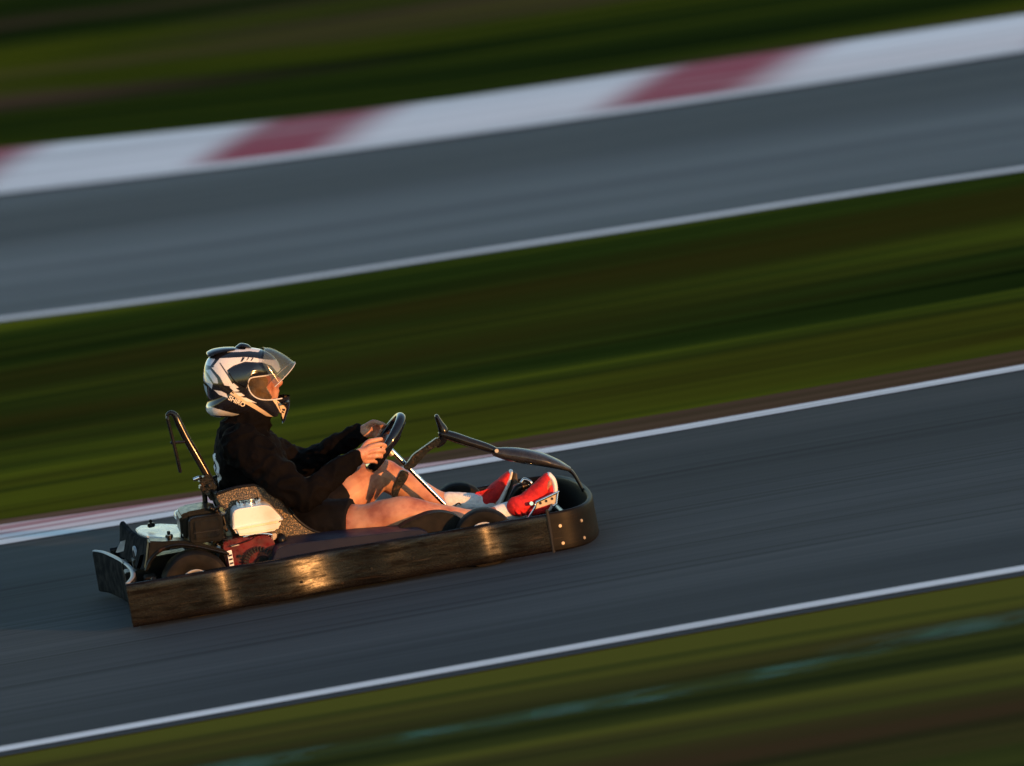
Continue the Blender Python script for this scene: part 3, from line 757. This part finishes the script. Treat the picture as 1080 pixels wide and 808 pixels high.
# arms under the sleeves
limb(B, [Q(260,470,-.16), Q(288,498,-.26), Q(318,523,-.325), Q(346,506,-.28), Q(374,483.5,-.205), Q(380,480,-.195)], [.045,.038,.034,.033,.027,.030])
limb(B, [Q(272,470,.17), Q(300,483,.25), Q(325,486,.29), Q(350,474,.25), Q(380,457,.17), Q(385,455,.165)], [.045,.038,.034,.032,.027,.029])
# near hand on the wheel
def hand(wr, kn, tips, th, curl, yl, ysgn):
    c = sum(kn, Vector())/4
    for i, kk in enumerate(kn):
        limb(B, [wr, wr.lerp(kk, .55), kk], [(.014,.016),(.013,.014),(.0115,.0115)], 10, n=4)
    for kk, (m1, m2, m3), rr_ in zip(kn, tips, (.0095,.0098,.0093,.0082)):
        limb(B, [kk, m1, m2, m3], [rr_*1.15, rr_*1.05, rr_*.98, rr_*.85], 12, n=5)
    limb(B, th, [.014,.0115,.0105,.009], 12, n=5)
wr = Q(377, 481.5, -.20)
kn = [Q(391,471,-.195), Q(391.5,476.5,-.20), Q(389.5,482,-.20), Q(386.5,487,-.197)]
tp = []
for (a, b, c_) in (((401,468.5,-.192),(406.5,470.5,-.165),(402,471,-.14)), ((401,475,-.197),(405,476.5,-.168),(400,477,-.142)),
                   ((398.5,481,-.196),(402,482,-.168),(397,482.5,-.142)), ((394,486.5,-.193),(397,488,-.168),(393,488,-.145))):
    tp.append((Q(*a), Q(*b), Q(*c_)))
hand(wr, kn, tp, [Q(382,475,-.185), Q(388,467,-.165), Q(396,464.5,-.15), Q(402,463,-.148)], 0, 0, -1)
# far hand
wr = Q(382, 456, .17)
kn = [Q(395,447.5,.19), Q(396,451,.20), Q(395,455,.205), Q(393,459,.20)]
tp = [((Q(402,447,.18)),(Q(406,449,.155)),(Q(402,450,.135))), ((Q(403,452,.18)),(Q(405,454,.155)),(Q(401,455,.135))),
      ((Q(401,456,.18)),(Q(403,458,.155)),(Q(399,459,.137))), ((Q(398,460,.18)),(Q(400,462,.158)),(Q(396,462,.14)))]
hand(wr, kn, tp, [Q(386,450.5,.155), Q(393,445.5,.14), Q(400,446.5,.132), Q(405,448.5,.13)], 0, 0, 1)
# legs
near_leg = [(322,556,-.10),(350,553,-.17),(384,552,-.24),(412,543.5,-.29),(430,540.5,-.31),(452,545,-.30),(476,548,-.27),(500,549.5,-.235),(528,542,-.20),(543,537,-.18)]
limb(B, [Q(*p) for p in near_leg], [.09,.088,.080,.071,.066,.060,.056,.047,.034,.034])
far_leg = [(322,552,.10),(345,540,.14),(372,519,.18),(393,504,.205),(405,501,.21),(418,508,.205),(440,520,.19),(462,529.5,.17),(484,529,.15),(505,530,.14)]
limb(B, [Q(*p) for p in far_leg], [.09,.092,.092,.074,.066,.062,.060,.049,.034,.034])
ball(B, Q(430,535,-.315), (.040,.03,.036)); ball(B, Q(408,495,.205), (.040,.035,.038))
# feet
def foot_pts(H, T): return H, T
nH, nT = Q(561,538,-.15), Q(580,508,-.22)
fH, fT = Q(517,530,.15), Q(534,504,.20)
for H, T, a in ((nH, nT, Q(543,537,-.18)), (fH, fT, Q(505,530,.14))):
    limb(B, [a, H, H.lerp(T, .5), T], [.034,(.032,.03),(.035,.025),(.03,.015)])
def bdisp(co): return .0012*noise.noise(co*30)+.002*noise.noise(co*9)
person = organic('person', B, MT['skin'], None, .0042, 4, bdisp)
person['label'] = 'driver in black sweatshirt, shorts, patterned full-face helmet and red shoes seated in the kart'; person['category'] = 'person'
# eyes
for s in (-1, 1):
    bm = bmesh.new(); ball(bm, hc+fwd*.086+upn*.012+sy*s*.031, .012); build('eye', bm, mat('eye', (.3,.25,.22), .15), person)

# sweatshirt
J = bmesh.new()
limb(J, [Q(316,548,0), Q(294,531,0), Q(274,510,0), Q(264,490,0), Q(260,472,0), Q(259,458,0), Q(260,447,0)],
     [(.17,.115),(.175,.125),(.185,.142),(.200,.150),(.212,.136),(.165,.114),(.095,.084)], 32)
limb(J, [Q(263,440,0), Q(258,455,0)], [.090,.108], 24)
na = [(257,471,-.17),(272,483,-.22),(292,501,-.28),(311,519,-.325),(322,523,-.325),(336,512,-.30),(354,498,-.25),(373,484,-.207)]
limb(J, [Q(*p) for p in na], [.094,.088,.077,.067,.063,.058,.050,.036])
fa = [(270,470,.17),(288,479,.22),(308,486,.27),(322,487,.29),(338,481,.27),(358,469,.22),(379,458,.172)]
limb(J, [Q(*p) for p in fa], [.074,.070,.062,.058,.054,.048,.036])
# hood and belly folds
limb(J, [Q(246,453,-.09), Q(240,460,0), Q(246,453,.09)], [.03,.036,.03], 16, side=Vector((0,0,1)))
limb(J, [Q(305,512,-.12), Q(316,522,0), Q(305,512,.12)], [.06,.07,.06], 16, side=Vector((0,0,1)))
def jdisp(co):
    f = Vector((co.x*7+co.z*5, co.y*6, co.z*9-co.x*4))
    return .010*noise.noise(f*1.0)+.012*(abs(noise.noise(f*2.1+Vector((3,1,2))))*-2+.5)+.002*noise.noise(co*60)
jk = organic('sweatshirt', J, MT['jacket'], person, .0055, 4, jdisp)
# cuffs
for pts, r_ in (([Q(368,488,-.215), Q(376.5,481.5,-.20)], (.036,.033)), ([Q(372,461.5,.187), Q(381.5,456.5,.168)], (.036,.033))):
    bm = bmesh.new(); limb(bm, pts, r_, 24, cap=False); build('cuff', bm, MT['jacket'], jk)
# back print
wpr = mat('back_print', (.55,.58,.62), .7)
bm = bmesh.new(); bm.from_mesh(jk.data); bm.normal_update()
pc = at(229,496,-.06)
def in_print(c):
    dz, dy = (c.z-pc.z)/.062, (c.y+.01)/.095
    r2 = dz*dz+dy*dy
    return c.x < pc.x+.05 and (.55 < r2 < 1.0 or (r2 < .42 and noise.noise(c*38) > -.05))
dl = [f for f in bm.faces if not (f.normal.x < -.25 and in_print(f.calc_center_median()))]
bmesh.ops.delete(bm, geom=dl, context='FACES')
for v in bm.verts: v.co += v.normal*.0012
me = bpy.data.meshes.new('back_print'); bm.to_mesh(me); bm.free(); link('back_print', me, wpr, jk)
# shorts
H_ = bmesh.new()
limb(H_, [Q(300,548,0), Q(322,553,0), Q(338,552,0)], [(.17,.12),(.19,.12),(.16,.10)], 28)
nl = [(318,556,-.10),(340,553,-.155),(358,551,-.195),(371,551,-.215)]
limb(H_, [Q(*p) for p in nl], [.108,.106,.100,.098], cap=False)
fl = [(322,550,.10),(342,538,.14),(358,524,.165),(364,520,.17)]
limb(H_, [Q(*p) for p in fl], [.108,.104,.098,.096], cap=False)
def sdisp(co): return .005*noise.noise(Vector((co.x*16, co.y*12, co.z*12)))-.004*abs(noise.noise(co*22))
sh_ = organic('shorts', H_, MT['shorts'], person, .005, 2, sdisp)
bm = bmesh.new(); e = [(337,531),(341,525.5),(344,527),(348.5,529.5),(346,531.5)]
prism(bm, e, -.075, -.07, 0); build('small_logo', bm, wpr, sh_)
bm = bmesh.new(); hem = [Q(364,564,-.315), Q(369,561.5,-.318), Q(373,560,-.317)]; limb(bm, hem, [.002]*3, 6); build('hem_trim', bm, wpr, sh_)

# socks and shoes
for pts, rr_ in (([(524,543,-.205),(534,540,-.192),(546,537.5,-.18),(554,538,-.165)], (.038,.040,.042,.044)), ([(473,529,.158),(487,529.5,.15),(503,530.5,.143),(513,531,.148)], (.041,.040,.040,.042))):
    bm = bmesh.new(); limb(bm, [Q(*p) for p in pts], rr_, 24)
    for v in bm.verts: v.co += Vector((0,0,1))*.0015*noise.noise(v.co*80)
    so_ = build('sock', bm, MT['sock'], person)
bm = bmesh.new(); limb(bm, [Q(480,533,.108), Q(484,530.5,.107), Q(486,532.5,.107)], [.0025]*3, 6); build('sock_logo', bm, MT['black'], so_)
def shoe(outline, sole_l, tread_l, y0, y1, lace):
    """red knit upper, white midsole, dark outsole; toe pointing up and the sole facing forward"""
    S_ = bmesh.new(); c = .5*(y0+y1); w = (y1-y0)/2
    limb(S_, [Q(px_, py_, c+d_) for px_, py_, d_, a, b in outline], [(a, b) for _, _, _, a, b in outline], 24)
    s = organic('shoe', S_, MT['shoe'], person, .004, 3, lambda co: .002*noise.noise(co*45)+.0004*math.sin(co.x*220+co.z*160))
    def sheet(name, l, m_, k_):
        bm = bmesh.new(); limb(bm, [Q(px_, py_, c+d_) for px_, py_, d_, a, b in l], [(a, b) for _, _, _, a, b in l], 20)
        build(name, bm, m_, s)
    sheet('midsole', sole_l, MT['sole'], 0)
    if tread_l: sheet('outsole', tread_l, MT['outsole'], 0)
    return s
# near shoe: ankle, heel, instep, toe
s1 = shoe([(545,534,-.02,.046,.042),(553,532,-.01,.048,.044),(562,526,0,.048,.046),(569,518,0,.048,.041),(574,510,0,.046,.032),(577,504,0,.038,.022)],
          [(579,501,0,.036,.012),(583,507,0,.044,.014),(584.5,517,0,.045,.014),(582,528,0,.042,.015),(578,536,0,.036,.014)], None, -.25, -.15, 1)
s1b = bmesh.new(); limb(s1b, [Q(552,538,-.2), Q(566,537,-.2), Q(577,532,-.2), Q(580,518,-.2), Q(578,508,-.2)], [(.03,.02),(.042,.026),(.042,.022),(.044,.022),(.04,.018)], 20); build('heel_counter', s1b, MT['shoe'], s1)
bm = bmesh.new(); limb(bm, [Q(541,527.5,-.22), Q(544,538,-.255), Q(549,543,-.25)], [.007]*3, 12); limb(bm, [Q(545,527,-.22), Q(549,537,-.255), Q(554,542,-.25)], [.007]*3, 12); build('collar', bm, MT['shoe'], s1)
s2 = shoe([(507,529.5,0,.044,.036),(513,527,0,.046,.036),(520,521,0,.047,.036),(527,513,0,.046,.030),(532,506,0,.042,.022),(536,500,0,.034,.012)],
          [(539,497,0,.034,.008),(536,507,0,.043,.011),(531,519,0,.043,.014),(525,532,0,.040,.016),(521,540,0,.034,.014)],
          [(543,500,0,.034,.010),(542,510,0,.042,.014),(538,522,0,.042,.015),(533,534,0,.04,.014)], .09, .21, 1)
bm = bmesh.new()
for i in range(5): limb(bm, [Q(512+i*2,522-i*1.6,.07), Q(504+i*2.2,519.5-i*.6,.06), Q(501.5+i*1.5,521+i*.5,.055)], [.004,.003,.002], 8)
build('laces', bm, MT['shoe'], s2)

# ------------------------------------------------------------------ helmet
Z4 = lambda x, y: (200+x/7.346, 350+y/7.346)
YH = -.115
def h2(x, y): p = at(*Z4(x, y), YH); return (p.x, p.z)
off_h = at(268,405,0)-at(268,405,YH)      # outline is seen on the centre plane, livery on the near cheek
def h0(x, y): p = at(*Z4(x, y), -.02); return (p.x, p.z)
OUT = [(150,205),(200,165),(270,140),(370,122),(460,124),(560,140),(640,180),(700,250),(735,340),(765,430),(782,520),(775,590),(755,650),(728,708),(650,705),(560,690),(450,680),(330,665),(200,662),(140,630),(128,590),(138,540),(122,470),(108,390),(112,300),(128,240)]
OUTW = [h0(*p) for p in OUT]
CC = Vector((*h0(430,400), 0)); CC = Vector((CC.x, 0, CC.y))
ow = smoothpoly(OUTW, 6)
def rad(th):
    d = (math.cos(th), math.sin(th)); best = .1
    for (x1, z1), (x2, z2) in zip(ow, ow[1:]+ow[:1]):
        ax, az = x1-CC.x, z1-CC.z; ex, ez = x2-x1, z2-z1; den = d[0]*ez-d[1]*ex
        if abs(den) < 1e-12: continue
        t = (ax*ez-az*ex)/den; s = (ax*d[1]-az*d[0])/den
        if t > 0 and -1e-6 <= s <= 1+1e-6: best = t
    return best
NT, NP = 480, 260
radt = [rad(2*math.pi*i/NT) for i in range(NT)]
radt = [sum(radt[(i+k_)%NT] for k_ in (-1,0,1))/3 for i in range(NT)]
def half_w(th):   # narrower towards the chin
    x, z = math.cos(th), math.sin(th)
    return .128 - .022*max(0, x*.8-z*.5)
def inpoly(x, z, P):
    c = False; j = len(P)-1
    for i in range(len(P)):
        if (P[i][1] > z) != (P[j][1] > z) and x < (P[j][0]-P[i][0])*(z-P[i][1])/(P[j][1]-P[i][1])+P[i][0]: c = not c
        j = i
    return c
PORT = [h2(*p) for p in [(590,340),(480,352),(452,380),(450,420),(468,470),(505,508),(560,530),(640,530),(780,515),(900,500),(900,290),(760,275),(700,318),(640,330)]]
WHT, WHT_SHADE, WHT_SUN = (.72,.70,.68), (.42,.50,.62), (.70,.52,.34)  # white graphics: plain, with bluish rear shade painted in, with orange sun tint painted in
white = [
 ([(240,212),(330,205),(420,200),(500,205),(600,222),(690,232),(714,300),(690,330),(640,268),(560,240),(430,232),(340,262),(288,300),(320,380),(380,430),(330,440),(262,380),(240,320),(190,270)], WHT),
 ([(268,158),(380,150),(440,150),(470,118),(520,128),(568,150),(540,168),(470,160),(280,170)], WHT),
 ([(150,215),(205,222),(165,275),(132,270)], WHT_SHADE), ([(175,285),(230,265),(290,345),(320,420),(270,415),(235,350)], WHT),
 ([(135,310),(165,300),(215,365),(222,402),(190,402)], WHT_SHADE), ([(112,330),(130,335),(182,410),(176,450),(122,395)], WHT_SHADE),
 ([(120,420),(140,440),(150,520),(130,470)], WHT_SHADE),
 ([(190,455),(250,462),(285,480),(296,512),(230,490)], WHT), ([(205,400),(250,408),(300,440),(310,470),(262,450)], (.02,.02,.02)),
 ([(308,428),(350,430),(386,458),(345,462)], WHT), ([(350,468),(398,472),(428,494),(384,498)], WHT), ([(392,505),(440,512),(520,552),(440,540)], WHT),
 ([(330,455),(350,470),(480,545),(575,610),(660,672),(600,662),(520,610),(420,550),(310,478)], WHT_SUN),
 ([(636,520),(680,535),(745,590),(758,610),(735,692),(712,640),(672,570)], WHT_SUN),
 ([(120,590),(150,584),(250,610),(340,636),(560,682),(420,676),(300,662),(180,662),(130,625)], WHT)]
blackl = [
 ([(158,292),(172,290),(222,345),(236,400),(300,430),(345,475),(338,480),(290,440),(225,408),(212,352)], 0),
 ([(232,245),(240,243),(300,330),(340,400),(330,402),(290,335)], 0), ([(412,200),(432,203),(410,232),(392,236)], 0), ([(455,202),(465,204),(450,222),(438,226)], 0),
 ([(490,205),(500,207),(482,226),(470,228)], 0), ([(680,545),(690,552),(715,620),(708,620)], 0), ([(725,600),(750,612),(746,628),(722,615)], 0), ([(720,622),(742,634),(738,645),(718,634)], 0)]
white = [([h2(*p) for p in P], c_) for P, c_ in white]; blackl = [[h2(*p) for p in P] for P, _ in blackl]
def livery(x, z):
    for P in blackl:
        if inpoly(x, z, P): return (.012,.012,.014)
    for P, c_ in white:
        if inpoly(x, z, P): return c_
    return (.010,.010,.014)
verts, faces = [], []
def hp(i, j, sc_=1.0):
    th = 2*math.pi*i/NT; ph_ = -math.pi/2+math.pi*j/NP
    cr_ = max(math.cos(ph_), 0)**.72; sn = math.sin(ph_)
    sn = math.copysign(abs(sn)**1.0, sn); r_ = radt[i % NT]*cr_*sc_
    return (CC.x+r_*math.cos(th), half_w(th)*sn*sc_, CC.z+r_*math.sin(th))
for i in range(NT):
    for j in range(NP+1): verts.append(hp(i, j))
W_1 = NP+1
for i in range(NT):
    for j in range(NP):
        a, b, c_, d_ = i*W_1+j, ((i+1)%NT)*W_1+j, ((i+1)%NT)*W_1+j+1, i*W_1+j+1
        cx = sum(verts[k_][0] for k_ in (a,b,c_,d_))/4; cz = sum(verts[k_][2] for k_ in (a,b,c_,d_))/4
        if inpoly(cx, cz, PORT): continue
        if cz < h0(430,668)[1] and abs(verts[a][1]) < .075 and h0(220,0)[0] < cx < h0(600,0)[0]: continue
        faces.append((a, b, c_, d_))
me = bpy.data.meshes.new('helmet'); me.from_pydata(verts, [], faces)
ca = me.color_attributes.new('livery', 'FLOAT_COLOR', 'POINT')
for v in me.vertices: ca.data[v.index].color = (*livery(v.co.x, v.co.z), 1)
bm = bmesh.new(); bm.from_mesh(me); bmesh.ops.remove_doubles(bm, verts=bm.verts, dist=2e-5)
bmesh.ops.delete(bm, geom=[v for v in bm.verts if not v.link_faces], context='VERTS'); bmesh.ops.recalc_face_normals(bm, faces=bm.faces)
bm.to_mesh(me); bm.free()
helmet = link('helmet', me, MT['helmet'], person)
me.polygons.foreach_set('use_smooth', [True]*len(me.polygons))
helmet['label'] = 'black full-face helmet with white angular graphics and raised clear visor'
# inner lining
verts2 = [hp(i, j, .93) for i in range(0, NT, 4) for j in range(0, NP+1, 4)]; w2 = NP//4+1; n2_ = NT//4; f2 = []
for i in range(n2_):
    for j in range(w2-1):
        q = (i*w2+j, ((i+1)%n2_)*w2+j, ((i+1)%n2_)*w2+j+1, i*w2+j+1)
        cx = sum(verts2[k_][0] for k_ in q)/4; cz = sum(verts2[k_][2] for k_ in q)/4
        if inpoly(cx, cz, PORT) or cz < h0(430,650)[1]: continue
        f2.append(q)
me = bpy.data.meshes.new('lining'); me.from_pydata(verts2, [], f2); link('lining', me, MT['pad'], helmet)
# cheek padding seen through the port
for s in (-1, 1):
    bm = bmesh.new()
    PL = smoothpoly([h2(*p) for p in [(445,360),(520,340),(585,350),(612,385),(600,430),(625,480),(640,520),(560,535),(490,505),(450,440)]], 3)
    prism3(bm, [Vector((a, s*.104, b)) for a, b in PL], Vector((0,-s*.04,0)), .010, 3)
    build('cheek_pad', bm, MT['pad'], helmet)
# port trim
def surf_y(x, z):
    th = math.atan2(z-CC.z, x-CC.x) % (2*math.pi); r_ = math.hypot(x-CC.x, z-CC.z)/radt[int(th/(2*math.pi)*NT) % NT]
    if r_ >= 1: return 0.0
    return half_w(th)*math.sin(math.acos(min(1, r_**(1/.72))))
MT['trim'] = mat('pale_port_trim', (.6,.58,.55), .4)
for s in (-1, 1):
    bm = bmesh.new(); pts = []
    for q in [(640,332),(590,342),(480,354),(454,382),(452,420),(470,468),(507,506),(560,527),(640,530),(720,524)]:
        x, z = h2(*q); pts.append(Vector((x, s*(surf_y(x, z)+.001), z)))
    limb(bm, catmull(pts, 4), [.0028]*(len(pts)*4-3), 8, smooth=False)
    build('port_trim', bm, MT['trim'], helmet)
# raised visor: bubble shell around the brow
VO = [(470,250),(520,225),(560,140),(590,125),(640,135),(700,160),(760,195),(815,238),(800,290),(760,335),(710,385),(660,425),(640,400),(610,340),(560,345),(500,330)]
VP = smoothpoly([h0(*p) for p in VO], 4)
bm = bmesh.new(); vb = []
piv = h0(520,290)
def vedge(t):   # brow edge (rear) to lower edge (front) arc seen from the side
    pass
rows = []
front = [h0(*p) for p in [(575,124),(640,132),(700,158),(760,195),(818,240)]]
low = [h0(*p) for p in [(818,240),(802,290),(765,335),(712,385),(660,425)]]
nv, nu = 26, 28
outer = [(p.x, p.y) for p in catmull([(a, b, 0) for a, b in front], 6)]
for i, (x, z) in enumerate(outer):
    t = i/(len(outer)-1); row = []
    # each row: from the near temple, round the front, to the far temple
    tx, tz = h2(*(590+70*t, 215+215*t)) if False else h2(560+100*t, 235+190*t)
    for k_ in range(nu+1):
        a = math.pi*k_/nu; y = -.122*math.cos(a); w = math.sin(a)**.62
        row.append(bm.verts.new((tx+(x-tx)*w, y, tz+(z-tz)*w)))
    rows.append(row)
for a, b in zip(rows, rows[1:]):
    for k_ in range(nu): bm.faces.new((a[k_], a[k_+1], b[k_+1], b[k_]))
vis = build('visor', bm, MT['visor'], helmet)
md = vis.modifiers.new('thickness', 'SOLIDIFY'); md.thickness = .0025
bm = bmesh.new()
edge = []
x, z = outer[-1]; tx, tz = h2(660, 425)
for k_ in range(nu+1):
    a = math.pi*k_/nu; w = math.sin(a)**.62; edge.append(Vector((tx+(x-tx)*w, -.122*math.cos(a), tz+(z-tz)*w)))
limb(bm, edge, [.0018]*len(edge), 8, smooth=False); build('visor_edge', bm, MT['trim'], vis)
# dark side panel and pivot
for s in (-1, 1):
    bm = bmesh.new()
    PL = smoothpoly([(295,302),(345,262),(430,236),(520,238),(590,262),(640,300),(600,335),(500,345),(450,365),(440,430),(400,420),(340,380)], 3)
    cx_, cz_ = h2(450,310)
    c_v = bm.verts.new((cx_, s*(surf_y(cx_, cz_)+.007), cz_)); rg = None; last = None
    rings_ = []
    for f_ in (.25,.5,.75,.93,1.0):
        ring = []
        for q in PL:
            x, z = h2(*q); x = cx_+(x-cx_)*f_; z = cz_+(z-cz_)*f_
            ring.append(bm.verts.new((x, s*(surf_y(x, z)+(.006 if f_ < .95 else -.001)), z)))
        rings_.append(ring)
    n_ = len(PL)
    for i in range(n_): bm.faces.new((c_v, rings_[0][i], rings_[0][(i+1)%n_]))
    for a, b in zip(rings_, rings_[1:]):
        for i in range(n_): bm.faces.new((a[i], b[i], b[(i+1)%n_], a[(i+1)%n_]))
    build('visor_pivot_cover', bm, MT['gloss'], helmet)
# top vent and spoiler
bm = bmesh.new()
def h0v(x, y, Y=0): p = at(*Z4(x, y), Y); return p
limb(bm, [h0v(150,172), h0v(190,158), h0v(260,142), h0v(340,132)], [(.055,.012),(.065,.014),(.06,.012),(.05,.008)], 20)
limb(bm, [h0v(365,120), h0v(400,106), h0v(445,112), h0v(470,124)], [(.02,.006),(.03,.010),(.028,.009),(.02,.005)], 16)
build('spoiler', bm, MT['gloss'], helmet)
# chin lip inside the port
bm = bmesh.new(); pts = []
for k_ in range(17):
    a = math.pi*k_/16; x = h2(640,0)[0]+(h0(775,520)[0]-h2(640,0)[0])*math.sin(a)**.7; pts.append(Vector((x-.012*math.sin(a), -.104*math.cos(a), h0(740,525)[1]-.006)))
limb(bm, pts, [.007]*17, 10, smooth=False, side=Vector((0,0,1))); build('chin_lip', bm, MT['black'], helmet)
# lettering
fcv = bpy.data.curves.new('lettering', 'FONT'); fcv.body = 'SHIRO'; fcv.size = .0265; fcv.extrude = .001; fcv.align_x = 'CENTER'; fcv.align_y = 'CENTER'; fcv.offset = .0009; fcv.space_character = 1.0
to = bpy.data.objects.new('t', fcv); COL.objects.link(to); dg = bpy.context.evaluated_depsgraph_get()
me = bpy.data.meshes.new_from_object(to.evaluated_get(dg)); bpy.data.objects.remove(to)
x, z = h2(365,540); a_ = math.atan2(h2(425,568)[1]-h2(305,508)[1], h2(425,568)[0]-h2(305,508)[0])
for v in me.vertices:
    lx, lz = v.co.x, v.co.y; X = x+lx*math.cos(a_)-lz*math.sin(a_); Zz = z+lx*math.sin(a_)+lz*math.cos(a_)
    v.co = Vector((X, -(surf_y(X, Zz)+.0015)-v.co.z, Zz))
link('lettering', me, mat('cream_lettering', (.75,.68,.55), .5), helmet, False)

# ------------------------------------------------------------------ light
SUN_EL, SUN_AZ = R(4.8), R(33)     # azimuth from -Y towards +X
sd = bpy.data.lights.new('sun', 'SUN'); sd.energy = 2.15; sd.angle = R(.6); sd.color = (1, .43, .125)
so_ = bpy.data.objects.new('sun', sd); COL.objects.link(so_)
dirv = Vector((math.sin(SUN_AZ)*math.cos(SUN_EL), -math.cos(SUN_AZ)*math.cos(SUN_EL), math.sin(SUN_EL)))
so_.rotation_euler = dirv.to_track_quat('Z', 'Y').to_euler()
w = bpy.data.worlds.new('World'); scene.world = w; w.use_nodes = True
nt = w.node_tree; bg = nt.nodes['Background']; sk = nt.nodes.new('ShaderNodeTexSky'); sk.sky_type = 'NISHITA'; sk.sun_disc = False
sk.sun_elevation = SUN_EL; sk.sun_rotation = math.atan2(dirv.x, dirv.y); sk.dust_density = .1; sk.ozone_density = 1.6; sk.air_density = 1.0
nt.links.new(sk.outputs[0], bg.inputs[0]); bg.inputs[1].default_value = .15
scene.render.engine = 'CYCLES'
vs = scene.view_settings; vs.view_transform = 'Standard'; vs.look = 'None'; vs.gamma = 1; vs.exposure = 1.42
scene.cycles.use_denoising = True
